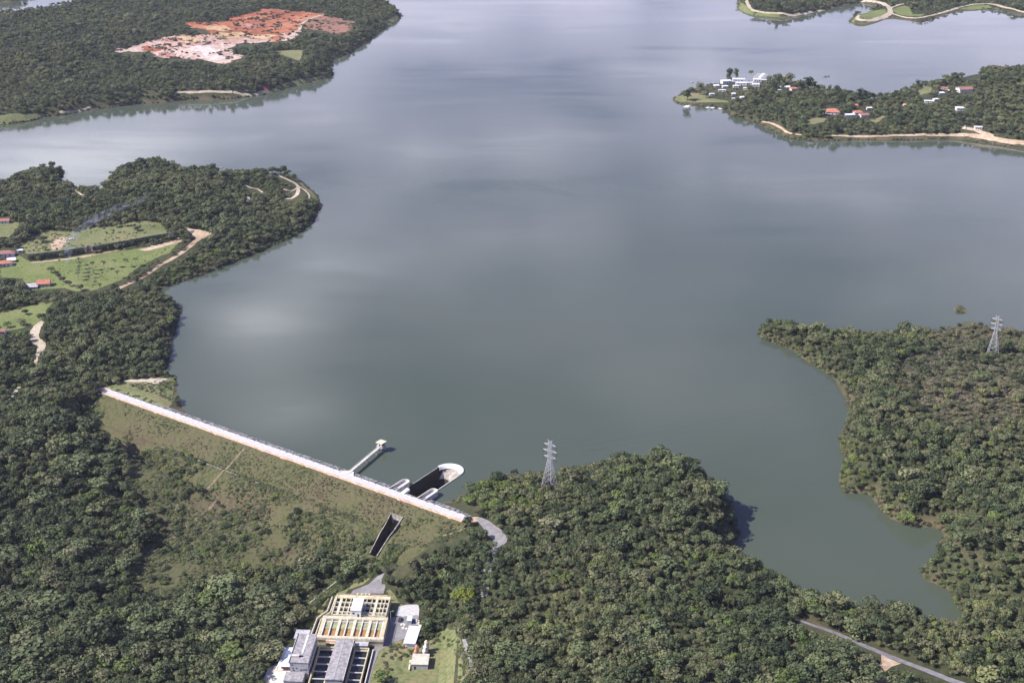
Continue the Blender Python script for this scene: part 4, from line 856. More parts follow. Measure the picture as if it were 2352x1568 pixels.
# open settling tanks either side
def tanks(u0, u1, label, n=5):
    t_ = wroot('settling_tank', 0, -6, GZ, label, 'water tank')
    bx(t_, 'side_wall', M['cream'], (u0, u0 + .6, -34, 0, -3, 3)); bx(t_, 'side_wall', M['cream'], (u1 - .6, u1, -34, 0, -3, 3)); bx(t_, 'end_wall', M['cream'], (u0 + .603, u1 - .603, -.6, 0, -3, 3)); bx(t_, 'front_wall', M['cream'], (u0 + .603, u1 - .603, -34, -33.4, -3, 3))
    bx(t_, 'water', M['tankwater'], (u0 + .6, u1 - .6, -33.4, -.6, -3, 1.0))
    for i in range(n):
        v_ = -33.4 + (i + .8) * 32.8 / n; bx(t_, 'walkway_beam', M['paleconcrete'], (u0 + .6, u1 - .6, v_ - .25, v_ + .25, 1.9, 2.4))
    rail(t_, 'railing', (u0 + .3, 0), (u0 + .3, -34), 3); return t_
tanks(3.2, 11.5, 'dark open settling tank with cross beams on the right of the long gallery')
tanks(-16.4, -7.6, 'dark open settling tank between the grey office building and the long gallery')
ac = wroot('drain_trench', 0, -5, GZ, 'narrow dark trench with pale walls at the right edge of the settling tanks', 'channel')
bx(ac, 'wall', M['paleconcrete'], (13.2, 13.7, -36, 0, 0, 1.6)); bx(ac, 'trench_floor', M['dark'], (11.6, 13.2, -36, 0, 0, .3))
for (u0, u1, lb) in ((3.0, 10.6, 'striped metal canopy roof at the head of the right settling tank'),):
    cn_ = wroot('canopy', 0, -5.2, GZ, lb, 'canopy'); mb = MB(); n_r = 22
    for i in range(n_r):
        x0 = u0 + (u1 - u0) * i / n_r; w_ = (u1 - u0) / n_r; mb.box(x0, x0 + w_ * .55, 0, 3.9, 3.6, 3.75)
    mb.build('corrugated_ribs', M['whiteroof'], cn_); bx(cn_, 'roof_sheet', M['asbestos'], (u0, u1, -.05, 3.95, 3.45, 3.59)); bx(cn_, 'support_wall', M['wallgrey'], (u0 + .2, u1 - .2, .3, 3.7, 0, 3.44))
pr = wroot('pipe_gallery', -10.8, -4.4, GZ, 'short orange and cream pipe gallery below the left filter beds', 'building')
bx(pr, 'walls', M['cream'], (-2.4, 3.6, 0, 3.0, 0, 4.0)); bx(pr, 'pipe', M['shoulder'], (-2.4, 3.6, .8, 2.2, 4.003, 4.9)); bx(pr, 'opening', M['dark'], (-1.6, 3, -.06, -.003, 2.6, 3.5))
# office building with bottom windows
of = wroot('office_building', -22, -6, GZ, 'grey flat roofed office building with small windows in its tall front wall', 'building')
bx(of, 'walls', M['wallgrey'], (-5.4, 4.6, -26, 0, 0, 10.4))
bx(of, 'roof', M['roofgrey'], (-5.6, 4.8, -26.2, .2, 10.403, 10.8)); bx(of, 'ridge_flashing', M['whiteroof'], (-.5, .5, -18, -1, 10.803, 10.95)); bx(of, 'parapet', M['wallgrey'], (-5.9, -5.603, -26.3, .3, 10, 11.3))
bx(of, 'stair_head', M['paleconcrete'], (-5.2, -1.0, -21.8, -20.4, 10.803, 11.9)); bx(of, 'hatch', M['dark'], (-.8, .8, -21.2, -20.2, 10.803, 11.3))
for (x, z, w_) in ((-4.4, 8.6, .9), (-4.0, 6.6, .6), (-2.2, 6.6, .8), (-3.8, 5.4, .9), (.2, 5.6, 1.2), (1.8, 5.8, .9), (3.0, 5.8, .9), (-3.6, 3.2, .8), (-1.8, 3.4, .8), (-3.4, 2, .8)):
    bx(of, 'window', M['glass'], (x, x + w_, -26.06, -26.003, z, z + .7))
for i in range(8): bx(of, 'window', M['glass'], (4.603, 4.66, -24 + i * 3, -22.2 + i * 3, 6.6, 8.0)); 
for i in range(8): bx(of, 'window', M['glass'], (4.603, 4.66, -24 + i * 3, -22.2 + i * 3, 2.6, 4.0))
an = wroot('annex', -24.8, -32.3, GZ, 'low pale annex below the front wall of the grey office building', 'building')
bx(an, 'walls', M['wallgrey'], (-4.5, 5.5, -8, 0, 0, 4.5)); bx(an, 'roof', M['roofgrey'], (-4.7, 5.7, -8.2, .05, 4.503, 4.8))
for x in (-2.5, 0, 2.2): bx(an, 'window', M['glass'], (x, x + .9, -8.06, -8.003, 2, 3.2))
sh_ = wroot('shed', -29.5, -16, GZ, 'open shed with a large pale blue metal roof beside the office building', 'shed')
bx(sh_, 'walls', M['oldtile'], (-4.6, 1, -8, 5.4, 0, 3.2)); mb = MB(); mb.add([(-6.4, -10.4, 3.3), (1.4, -10.4, 3.6), (1.9, 7.2, 3.9), (-5.4, 6.6, 3.5), (-6.4, -10.4, 3.45), (1.4, -10.4, 3.75), (1.9, 7.2, 4.05), (-5.4, 6.6, 3.65)], [(0, 3, 2, 1), (4, 5, 6, 7), (0, 1, 5, 4), (1, 2, 6, 5), (2, 3, 7, 6), (3, 0, 4, 7)]); mb.build('roof', M['blueroof'], sh_)
for x, y in ((-6.1, -10), (1.1, -10), (-6.1, -2)): bx(sh_, 'post', M['steel'], (x - .12, x + .12, y - .12, y + .12, 0, 3.3))
st_ = wroot('striped_shed', -27.6, 4.6, GZ, 'small grey shed with a ribbed dark roof at the wood edge by the filter block', 'shed')
bx(st_, 'walls', M['wallgrey'], (-4, 3.4, -4.6, -.2, 0, 3.2)); bx(st_, 'roof_sheet', M['asbestos'], (-4.3, 3.7, -4.9, 3.6, 3.203, 3.4)); mb = MB()
for i in range(11): mb.box(-4.3 + i * .73, -4.3 + i * .73 + .34, -4.95, 3.65, 3.403, 3.6)
mb.build('roof_ribs', M['whiteroof'], st_)
wb = wroot('white_warehouse', 33.5, 7.5, GZ, 'low warehouse with a large bright white roof beside the asphalt yard', 'building')
bx(wb, 'walls', M['white'], (-2.8, 2.8, -8.2, 7.4, 0, 3.2)); mb = MB(); mb.add([(-3.8, -9, 3.5), (3.0, -9, 3.3), (4.2, 8, 3.3), (-2.6, 8, 3.5), (-3.8, -9, 3.65), (3.0, -9, 3.45), (4.2, 8, 3.45), (-2.6, 8, 3.65)], [(0, 3, 2, 1), (4, 5, 6, 7), (0, 1, 5, 4), (1, 2, 6, 5), (2, 3, 7, 6), (3, 0, 4, 7)]); mb.build('roof', M['whiteroof'], wb)
bx(wb, 'door', M['dark'], (-2.86, -2.803, -3, 0, 0, 2.6))
cb = wroot('tank_shed', 30.2, 24, GZ, 'small grey blue roofed tank house in the rubble yard', 'shed')
bx(cb, 'walls', M['wallgrey'], (-1.4, 1.2, -2.2, 2.2, 0, 2.4)); bx(cb, 'roof', M['blueroof'], (-1.6, 1.4, -2.4, 2.4, 2.403, 2.65))
for i, (u, v_) in enumerate(((26.5, 20.5), (34.5, 25), (36.4, 21), (28, 17))):
    rb = wroot('rubble_heap', u, v_, GZ, ['pale rubble heap beside the grey blue tank house', 'pale rubble heap at the tree side of the rubble yard', 'pale rubble heap behind the white warehouse', 'pale rubble heap at the corner of the asphalt yard'][i], 'rubble')
    rg_ = random.Random(i)
    for j in range(5):
        mb = MB(); x, y, s_ = rg_.uniform(-1.6, 1.6), rg_.uniform(-1.3, 1.3), rg_.uniform(.4, .9); mb.prism([(x - s_, y - s_ * .6), (x + s_ * .7, y - s_), (x + s_, y + s_ * .6), (x - s_ * .5, y + s_)], -.2, s_ * .8); mb.build('rubble_block', M['paleconcrete'], rb)
# chemical store and its silos on the lawn
sg = G(*z6([(960, 1350)])[0]); csr = empty('chemical_store', sg, WR * .6); tag(csr, 'small boxy building with a pale ribbed roof standing on the lawn below the silos', 'building'); NOTREE.append((sg.x, sg.y, 12))
bx(csr, 'walls', M['wallgrey'], (-4.4, 4.3, 0, 9.2, -1, 3.4)); bx(csr, 'roof', M['paleconcrete'], (-4.7, 4.6, -.3, 9.5, 3.403, 3.7)); bx(csr, 'door', M['dark'], (-3.2, -2.2, -.06, -.003, 0, 2.1))
mb = MB()
for i in range(16): mb.box(-4.7 + i * .59, -4.7 + i * .59 + .22, -.32, 9.52, 3.703, 3.78)
mb.build('roof_ribs', M['creamlight'], csr); bx(csr, 'outside_stair', M['creamlight'], (-6.2, -5.4, -1.5, 3, -.5, 1.2), (-6.2, -5.0, 3.003, 5.5, -.5, 2.4))
def silo(px, py, h, m, label, s=1.0):
    g0 = G(px, py); NOTREE.append((g0.x, g0.y, 4)); r_ = empty('silo', g0, 0); tag(r_, label, 'silo', None)
    mb = MB(); mb.cyl(0, 0, 1.6, h - 1.2, 1.25 * s, n=20, cap=False); mb.cyl(0, 0, h - 1.2, h - .5, 1.25 * s, .8 * s, n=20, cap=False); mb.cyl(0, 0, h - .5, h - .2, .8 * s, .2 * s, n=20); mb.build('vessel', M[m], r_, True)
    mb = MB(); mb.cyl(0, 0, .6, 1.6, .35 * s, 1.25 * s, n=20); mb.build('cone', M[m], r_)
    for a in range(4): mb = MB(); c, q_ = math.cos(a * 1.571 + .78) * 1.1 * s, math.sin(a * 1.571 + .78) * 1.1 * s; mb.bar((c, q_, -.2), (c, q_, 2), .2); mb.build('leg', M['steel'], r_)
    mb = MB(); mb.cyl(0, 0, h * .55, h * .58, 1.31 * s, n=20); mb.build('band', M['steel'], r_)
def at6(x, y): return z6([(x, y)])[0]
silo(*at6(1072, 1050), 7.5, 'creamlight', 'pale silo at the back of the right hand row of three')
silo(*at6(1058, 1095), 6.4, 'white', 'white silo in the middle of the right hand row of three')
silo(*at6(1042, 1140), 5.6, 'white', 'white silo nearest the pale roofed store in the right hand row')
silo(*at6(915, 1100), 6.6, 'orangetank', 'orange silo at the back of the left hand pair', .85)
silo(*at6(898, 1145), 5.4, 'orangetank', 'orange silo nearest the store in the left hand pair', .85)
rv = empty('ravine_wall', G(740, 1362)); tag(rv, 'long thin pale wall along the dark ravine beside the mixing tanks', 'wall'); a, b = G(711, 1388) - rv.location, G(776, 1336) - rv.location; mb = MB(); mb.bar(a + Vector((0, 0, .6)), b + Vector((0, 0, .6)), .45, 1.6); mb.build('coping', M['paleconcrete'], rv)
# yard lamp poles, cars
def lamp(px, py, h, label):
    g0 = G(px, py); r_ = empty('lamp_pole', g0); tag(r_, label, 'lamp pole'); mb = MB(); mb.cyl(0, 0, -.3, h, .14, .08, n=8); mb.build('pole', M['paleconcrete'], r_); mb = MB(); mb.bar((0, 0, h), (1.2, 0, h + .2), .12); mb.build('arm', M['steel'], r_); mb = MB(); mb.box(1.0, 1.7, -.15, .15, h + .1, h + .3); mb.build('lamp_head', M['steel'], r_)
lamp(648, 1470, 11, 'tall thin pale pole standing in the trees left of the striped shed')
lamp(898, 1430, 8, 'pale lamp pole at the corner of the filter block by the asphalt yard')
def car(px, py, rz, m, label, name='parked_car', cat='car', truck=False):
    g0 = G(px, py); NOTREE.append((g0.x, g0.y, 4)); r_ = empty(name, g0 + Vector((0, 0, .25)), rz); tag(r_, label, cat)
    mb = MB(); L_ = 4.6 if truck else 4.2
    pts = [(-L_ / 2, .35), (-L_ / 2, .95), (-L_ * .28, 1.0), (-L_ * .18, 1.45), (L_ * .18, 1.45), (L_ * .3, 1.0), (L_ / 2, .88), (L_ / 2, .35)]
    if truck: pts = [(-L_ / 2, .45), (-L_ / 2, 1.05), (-.2, 1.05), (-.1, 1.75), (L_ * .22, 1.75), (L_ * .33, 1.15), (L_ / 2, 1.05), (L_ / 2, .45)]
    k = len(pts); v = [(x, -.88, z) for x, z in pts] + [(x, .88, z) for x, z in pts]
    mb.add(v, [tuple(range(k)), tuple(range(2 * k - 1, k - 1, -1))] + [(i, k + i, k + (i + 1) % k, (i + 1) % k) for i in range(k)]); mb.build('body', M[m], r_)
    mb = MB(); mb.box(-L_ * .2, L_ * .2, -.9, .9, 1.08, 1.36) if not truck else mb.box(0, L_ * .2, -.9, .9, 1.2, 1.6); mb.build('window', M['glass'], r_)
    for x in (-L_ * .3, L_ * .3):
        for y in (-.8, .8):
            w_ = MB(); w_.cyl(0, 0, -.12, .12, .34, n=12); v = [(x + a, y + c, .34 + b) for a, b, c in w_.v]; obj('wheel', v, w_.f, M['tyre'], r_)
car(*zm([(760, 285)])[0], R(10), 'carwhite', 'white pickup truck parked on the terraced meadow in the smoke', 'pickup_truck', 'pickup', True)
car(*at6(640, 560), R(80), 'cardark', 'dark car parked at the top of the asphalt yard')

# ------------------------------------------------------------------ houses
def house(px, py, w, d, h, rh, rz, roof, wall, label, kind='gable', name='house', cat='house', windows=2, over=.5, clear=None, z=0):
    g0 = G(px, py); g0.z += z; r_ = empty(name, g0, R(rz)); tag(r_, label, cat); x, y = w / 2, d
    NOTREE.append((g0.x, g0.y + d / 2, (clear if clear is not None else max(w, d) * .62)))
    X, Y, s_ = [float(a) for a in proj(g0.x, g0.y, g0.z)]; t_ = (h + rh) * .9 * s_; dd_ = d * s_ * .45
    if clear is None or clear > 2: KEEP.append([(X - w * .6 * s_, Y - h * .25 * s_), (X + w * .6 * s_, Y - h * .25 * s_), (X + w * .6 * s_, Y - t_ - dd_ * .9), (X - w * .6 * s_, Y - t_ - dd_ * .9)])
    mb = MB(); mb.box(-x, x, 0, d, -2, h)
    if kind == 'gable': mb.add([(-x, 0, h), (-x, d, h), (-x, d / 2, h + rh * .93), (x, 0, h), (x, d, h), (x, d / 2, h + rh * .93)], [(0, 2, 1), (3, 4, 5)])
    mb.build('walls', M[wall], r_)
    o_ = over; mb = MB()
    if kind == 'gable': v = [(-x - o_, -o_, h - .15), (x + o_, -o_, h - .15), (x + o_, d / 2, h + rh), (-x - o_, d / 2, h + rh), (x + o_, d + o_, h - .15), (-x - o_, d + o_, h - .15)]; fs = [(0, 1, 2, 3), (3, 2, 4, 5)]; tk = .18
    elif kind == 'hip': v = [(-x - o_, -o_, h - .05), (x + o_, -o_, h - .05), (x + o_, d + o_, h - .05), (-x - o_, d + o_, h - .05), (-x * .45, d / 2, h + rh), (x * .45, d / 2, h + rh)]; fs = [(0, 1, 5, 4), (1, 2, 5), (2, 3, 4, 5), (3, 0, 4)]; tk = .18
    elif kind == 'shed': v = [(-x - o_, -o_, h), (x + o_, -o_, h), (x + o_, d + o_, h + rh), (-x - o_, d + o_, h + rh)]; fs = [(0, 1, 2, 3)]; tk = .15
    else: v = [(-x - o_, -o_, h + .003), (x + o_, -o_, h + .003), (x + o_, d + o_, h + .003), (-x - o_, d + o_, h + .003)]; fs = [(0, 1, 2, 3)]; tk = -.3
    n0 = len(v); mb.add(v + [(a, b, c - tk) for a, b, c in v], fs + [tuple(i + n0 for i in reversed(f_)) for f_ in fs])
    edges = {}
    for f_ in fs:
        for i in range(len(f_)): e_ = (f_[i], f_[(i + 1) % len(f_)]); edges[e_] = 1
    for a, b in list(edges):
        if (b, a) not in edges: mb.f.append((b, a, a + n0, b + n0))
    mb.build('roof', M[roof], r_)
    if windows:
        for i in range(windows):
            cx = -x + w * (i + .5) / windows; bx(r_, 'window', M['glass'], (cx - .6, cx + .6, -.05, -.003, h * .35, h * .75))
        bx(r_, 'door', M['dark'], (-.45 + x * .5, .45 + x * .5, -.06, -.003, 0, min(2.1, h * .8))) if windows < 2 else bx(r_, 'door', M['dark'], (-.45, .45, -.06, -.003, 0, min(2.1, h * .8)))
    return r_
# left bank houses
house(*zm([(462, 790)])[0], 11, 8, 3.4, 2.6, 8, 'tile', 'wallgrey', 'red tiled house with a grey gable wall on the lawn at left', 'gable')
house(*zm([(335, 815)])[0], 10, 7.5, 2.4, .8, 12, 'asbestos', 'wallgrey', 'grey fibre roofed lean-to against the left side of the red tiled house', 'shed', 'lean_to', 'shed', 1)
house(*zm([(60, 470)])[0], 16, 7, 3.4, 2.2, 8, 'oldtile', 'white', 'long red tiled house at the left edge above the white courtyard', 'hip')
house(*zm([(50, 570)])[0], 13, 7, 3.0, 2.0, 14, 'tile', 'white', 'nearest red tiled house with white walls at the left edge', 'hip')
house(*zm([(125, 530)])[0], 7, 6, 2.6, .4, 20, 'whiteroof', 'white', 'white roofed veranda beside the red houses at the left edge', 'shed', 'veranda', 'shed', 0)
house(*zm([(210, 425)])[0], 4.5, 3.5, 2.4, .2, 8, 'whiteroof', 'white', 'tiny white roofed hut on the grass right of the red houses', 'flat', 'hut', 'hut', 1)
house(*zm([(30, 115)])[0], 12, 7, 3, 1.5, 5, 'oldtile', 'white', 'old tiled house half hidden by trees at the upper left bank', 'gable')
house(*zm([(15, 1290)])[0], 6, 5, 2.6, 1.2, 5, 'oldtile', 'white', 'small tiled hut at the left edge by the lower meadow', 'gable', 'hut', 'hut', 1)
# clubhouse compound on the point
zc7 = lambda x, y: (1552.3 + x * .16, 141.1 + y * .16)
CLUB = [(740, 322, 14, 9, 3.5, 14, 'flat', 'long white roofed hall at the left of the club, turned askew'), (905, 300, 17, 9, 3.6, -4, 'flat', 'white club hall behind the tallest pair of trees'), (940, 350, 15, 8, 3.4, -3, 'flat', 'white club hall at the centre of the compound'),
 (1170, 302, 11, 9, 3.6, -5, 'flat', 'square white club block beside the floating pontoon'), (1150, 372, 10, 9, 3.6, -4, 'flat', 'front white club block beside the dark trees'), (1265, 298, 9, 4, 2.8, -2, 'flat', 'low white club wing at the right end by the water'),
 (590, 380, 7, 6, 3, 12, 'gable', 'white gabled cottage at the left of the club compound'), (712, 388, 8, 6, 2.6, 10, 'flat', 'low white canopy in front of the askew hall'), (865, 382, 8, 5, 2.6, 0, 'flat', 'white terrace roof in front of the central hall'),
 (1010, 412, 8, 5, 2.4, -8, 'flat', 'white terrace roof above the tree line in front of the blocks'), (1060, 340, 8, 5, 3.0, -4, 'flat', 'pale low block between the central hall and the square blocks'), (640, 440, 5, 4, 2.4, 8, 'flat', 'small white kiosk among the left club trees'),
 (520, 495, 7, 4, 2.4, 5, 'flat', 'white boat shed roof near the left shore trees'), (690, 442, 5, 4, 2.4, 0, 'flat', 'small white changing hut in the middle of the club trees'), (830, 492, 5, 4, 2.4, 5, 'gable', 'small white hut near the front trees of the club'),
 (960, 545, 6, 5, 2.6, 20, 'gable', 'white cottage behind the bright green shore trees'), (828, 560, 4, 3, 2.4, 0, 'flat', 'tiny white hut above the club beach'), (512, 312, 5, 3, 2.4, 0, 'flat', 'tiny white hut alone on the grass at the back of the point')]
for i, (x, y, w_, d_, h_, rz, kd, lb) in enumerate(CLUB): house(*zc7(x, y), w_, d_, h_, 1.2, rz, 'whiteroof', 'white', lb, kd, 'club_building' if w_ > 6 else 'hut', 'building' if w_ > 6 else 'hut', 2 if w_ > 7 else 1, .3)
for x, y, w_, d_, h_, rz, rf, kd, lb in ((1482, 398, 5, 4, 3, 0, 'whiteroof', 'flat', 'small white house between the dark trees right of the club'), (1602, 402, 7, 5, 3, 10, 'whiteroof', 'gable', 'white roofed house beside the red roofed one near the club'), (1705, 425, 9, 7, 3.2, 15, 'tile', 'hip', 'red roofed house in the woods right of the club'), (1495, 440, 5, 3, 2.4, 0, 'blueroof', 'flat', 'small bluish shed below the white house right of the club')):
    house(*zc7(x, y), w_, d_, h_, 1.6, rz, rf, 'white', lb, kd)
ze = lambda x, y: (1862.8 + x * .168, 188.2 + y * .168)
for x, y, w_, d_, h_, rh, rz, rf, wl_, kd, lb in ((295, 450, 18, 13, 3.4, 3.2, -8, 'tile', 'white', 'hip', 'large orange red roofed house behind the garden lawn'), (612, 350, 6, 5, 2.8, 1.6, -8, 'tile', 'white', 'hip', 'small orange roofed outbuilding in the woods behind the large red house'),
  (655, 455, 11, 8, 3.2, 2.0, 8, 'tile', 'white', 'hip', 'orange roofed house with a long white wing'), (530, 485, 14, 5, 3.0, .6, 12, 'whiteroof', 'white', 'shed', 'long white wing left of the orange roofed house'), (738, 490, 11, 8, 3.2, 1.8, 14, 'oldtile', 'white', 'gable', 'weathered pink roofed house right of the orange roofed one'),
  (2120, 145, 18, 9, 4.2, 2.6, 8, 'oldtile', 'white', 'gable', 'dark red roofed house high on the wooded slope'), (2025, 130, 6, 6, 4, 1.2, 8, 'tile', 'white', 'gable', 'white walled cottage at the left end of the dark red roofed house'), (2050, 395, 11, 8, 3.4, .8, 0, 'whiteroof', 'white', 'hip', 'isolated white roofed house deep in the woods'),
  (1605, 290, 10, 4, 2.6, .4, -8, 'whiteroof', 'white', 'shed', 'long white shed in the middle of the wooded slope'), (1715, 265, 7, 4, 2.6, .4, 20, 'whiteroof', 'white', 'shed', 'white shed just right of the long one on the slope'), (1790, 180, 8, 5, 2.6, .6, 12, 'whiteroof', 'white', 'shed', 'white shed below the terrace of the hillside lawn'),
  (1820, 105, 9, 3, 2.4, .5, -14, 'tile', 'white', 'shed', 'narrow orange roofed terrace by the hillside lawn'), (1415, 362, 4, 3, 2.6, .4, 0, 'whiteroof', 'white', 'flat', 'tiny white hut in the woods of the peninsula'), (2290, 655, 9, 5, 3, .6, -5, 'whiteroof', 'white', 'flat', 'white gatehouse beside the shore road'),
  (1290, 340, 5, 4, 2.6, 1, 0, 'shoulder', 'white', 'gable', 'tan roofed hut hidden among trees of the peninsula'), (800, 385, 7, 4, 2.6, .6, 5, 'paleconcrete', 'white', 'shed', 'pale roofed shed above the orange roofed house')):
    house(*ze(x, y), w_, d_, h_, rh, rz, rf, wl_, lb, kd)
def wallseg(px1, px2, h, label):
    a, b = G(*px1), G(*px2); mb = MB(); mb.bar(a + Vector((0, 0, h / 2 - .3)), b + Vector((0, 0, h / 2 - .3)), .3, h + .6); o = mb.build('garden_wall', M['white']); tag(o, label, 'wall')
    for t in (.2, .5, .8): c = a.lerp(b, t); NOTREE.append((c.x, c.y, 4))
wallseg(ze(1520, 40), ze(1640, 78), 2.2, 'long white garden wall at the upper edge of the hillside lawn')
wallseg(ze(1870, 120), ze(1950, 148), 2.0, 'short white garden wall right of the orange roofed terrace')
wallseg(ze(2110, 655), ze(2100, 620), 2.4, 'white gate wall where the shore road turns uphill')
# docks and boats
def dock(px, py, w_, l_, rz, label, fingers=False):
    w_ *= 1.25; l_ *= 1.2; x, y = P(px, py); r_ = empty('floating_dock', (x, y, .35), R(rz)); tag(r_, label, 'dock'); bx(r_, 'deck', M['white'], (-w_ / 2, w_ / 2, 0, l_, -.15, .15)); bx(r_, 'float', M['dark'], (-w_ / 2 + .2, w_ / 2 - .2, .2, l_ - .2, -.5, -.153)); bx(r_, 'gangway', M['wood'], (-.5, .5, l_, l_ + 6, .0, .2))
    if fingers:
        for i in range(5): bx(r_, 'finger', M['white'], (-w_ / 2 - 7, -w_ / 2 - .003, 1 + i * l_ / 5, 2.3 + i * l_ / 5, -.15, .13)); bx(r_, 'finger', M['white'], (w_ / 2 + .003, w_ / 2 + 5, 1 + i * l_ / 5, 2.3 + i * l_ / 5, -.15, .13))
dock(*zc7(140, 665), 5, 9, -25, 'small white floating dock nearest the tip of the point'); dock(*zc7(365, 640), 5, 8, -50, 'small white floating dock second from the tip')
dock(*zc7(440, 672), 3.5, 13, -50, 'slim white floating dock third from the tip'); dock(*zc7(505, 674), 5, 12, -50, 'broad white floating dock fourth from the tip'); dock(*zc7(625, 684), 5.5, 8, -60, 'white floating dock nearest the bright green shore trees')
dock(*zc7(1195, 240), 3, 26, -22, 'large white floating pontoon with finger berths behind the club', True)
def boat(px, py, rz, label):
    x, y = P(px, py); r_ = empty('boat', (x, y, .1), R(rz)); tag(r_, label, 'boat'); mb = MB(); mb.prism([(-2.4, -.8), (1.2, -.8), (2.6, 0), (1.2, .8), (-2.4, .8)], -.3, .5); mb.build('hull', M['white'], r_); bx(r_, 'cockpit', M['wood'], (-1.8, .6, -.5, .5, .503, .56)); bx(r_, 'windscreen', M['glass'], (.7, .8, -.5, .5, .503, .85))
boat(506, 386, 20, 'tiny white boat on open water off the left peninsula'); boat(*zc7(232, 300), 10, 'tiny white boat moored behind the tip of the club point')

# ------------------------------------------------------------------ hedge wall and planting on the left bank
hb = [G(*p) for p in zm([(310, 500), (430, 490), (560, 475), (760, 450), (900, 425)])]; hb2 = [G(*p) for p in zm([(1000, 415), (1200, 380), (1400, 345), (1600, 305), (1800, 275), (1880, 255)])]
def hedge(pts, h, w_, label, mn='leafdark'):
    r_ = empty('hedge', pts[0]); tag(r_, label, 'hedge'); rg_ = np.random.default_rng(3); V = []
    for a, b in zip(pts[:-1], pts[1:]):
        L_ = (b - a).length; n_s = int(L_ / 1.2)
        for i in range(n_s):
            c = a.lerp(b, i / n_s) - pts[0]; hh = h * rg_.uniform(.8, 1.05)
            for zf in (.25, .6, .85): V.append(leafball(rg_, c.x + rg_.uniform(-.4, .4), c.y + rg_.uniform(-.4, .4), c.z + hh * zf, w_ / 2 * rg_.uniform(.8, 1.15), 26, .75, .9))
    v = np.vstack(V); obj('foliage', v.tolist(), np.arange(len(v)).reshape(-1, 4).tolist(), M[mn], r_)
    mb = MB()
    for a, b in zip(pts[:-1], pts[1:]): mb.bar(a - pts[0] + Vector((0, w_ * .45, h * .5)), b - pts[0] + Vector((0, w_ * .45, h * .5)), .4, h + 1.2)
    mb.build('retaining_wall', M['oldconcrete'], r_)
    for a, b in zip(pts[:-1], pts[1:]):
        for t in (0, .25, .5, .75): c = a.lerp(b, t); NOTREE.append((c.x, c.y, 4))
hedge(hb, 5, 4, 'dark clipped hedge over a terrace wall, left of the ruined gatehouse'); hedge(hb2, 5, 4, 'long dark hedge over a terrace wall, right of the ruined gatehouse')
gt = G(*zm([(955, 425)])[0]); gr = empty('ruined_gatehouse', gt, R(8)); tag(gr, 'small roofless brown ruin set into the long dark hedge', 'ruin'); bx(gr, 'walls', M['oldconcrete'], (-3, -2.6, 0, 5, -1, 6)); bx(gr, 'back_wall', M['oldconcrete'], (-2.597, 3, 4.6, 5, -1, 6)); bx(gr, 'side_wall', M['oldconcrete'], (2.6, 3, 0, 4.597, -1, 6)); bx(gr, 'ramp', M['oldtile'], (-2.5, 2.5, .5, 4.5, -1, 2))

PALMM = []
def palm_meshes(seed):
    rg = random.Random(seed); tb = MB(); n_s = 6; pts = [Vector((.25 * math.sin(i * .3), .1 * i * .2, i / n_s * 7.5)) for i in range(n_s + 1)]
    for i in range(n_s): limb(tb, pts[i], pts[i + 1], .26 - i * .02, .24 - i * .02, 6)
    top = pts[-1]; cb_ = MB()
    for i in range(15):
        a = i * 6.283 / 15 + rg.uniform(-.2, .2); e = rg.uniform(.1, 1.0); L_ = rg.uniform(2.6, 3.3); prev = None
        for j in range(6):
            t = j / 5; r0 = L_ * t * math.cos(e * (1 - t * .6)); z = L_ * t * math.sin(e) - 2.4 * t * t; c = top + Vector((r0 * math.cos(a), r0 * math.sin(a), z)); w_ = .42 * math.sin(math.pi * min(1, t * .8 + .15)) + .05
            s_ = Vector((-math.sin(a), math.cos(a), 0)) * w_; cur = (c - s_ - Vector((0, 0, w_ * .5)), c, c + s_ - Vector((0, 0, w_ * .5)))
            if prev: cb_.add([*prev, *cur], [(0, 3, 4, 1), (1, 4, 5, 2)])
            prev = cur
    out = []
    for nm, mb, m in (('trunk', tb, M['palebark']), ('crown', cb_, M['frond'])):
        me = bpy.data.meshes.new(nm); me.from_pydata([tuple(p) for p in mb.v], [], mb.f); me.materials.append(m); out.append(me)
    return out
PALMM = [palm_meshes(i) for i in range(3)]
def palm(px, py, s, label, group):
    g0 = G(px, py); r_ = empty('palm_tree', g0, random.uniform(0, 6)); r_.scale = (s, s, s); tag(r_, label, 'palm tree', group); ms_ = random.choice(PALMM)
    for nm, me in zip(('trunk', 'crown'), ms_): o = bpy.data.objects.new(nm, me); C.objects.link(o); o.parent = r_
for x, y in ((985, 610), (1110, 600), (1225, 585), (1345, 580), (1450, 568)): palm(*zm([(x, y)])[0], 1.05, 'tall palm in the upper row crossing the bright lawn', 'palms in the upper lawn row')
for x, y in ((945, 690), (940, 735), (930, 770), (960, 650)): palm(*zm([(x, y)])[0], .8, 'palm in the short file down the middle of the lawn', 'palms in the middle file')
for x, y in ((850, 600), (848, 640), (840, 680), (835, 715), (845, 560)): palm(*zm([(x, y)])[0], .95, 'palm in the close file at the left end of the lawn rows', 'palms in the left file')
palm(*zm([(1250, 700)])[0], .95, 'lone palm at the lower right corner of the lawn', None); palm(*zm([(1065, 830)])[0], .95, 'lone palm at the bottom of the lawn near the forest edge', None); palm(*zm([(1100, 705)])[0], .35, 'very small young palm alone in the lower lawn', None)
for i, (x, y) in enumerate(((1185, 1360), (1380, 1430), (1460, 1440), (1378, 1642), (2275, 1650))): pass
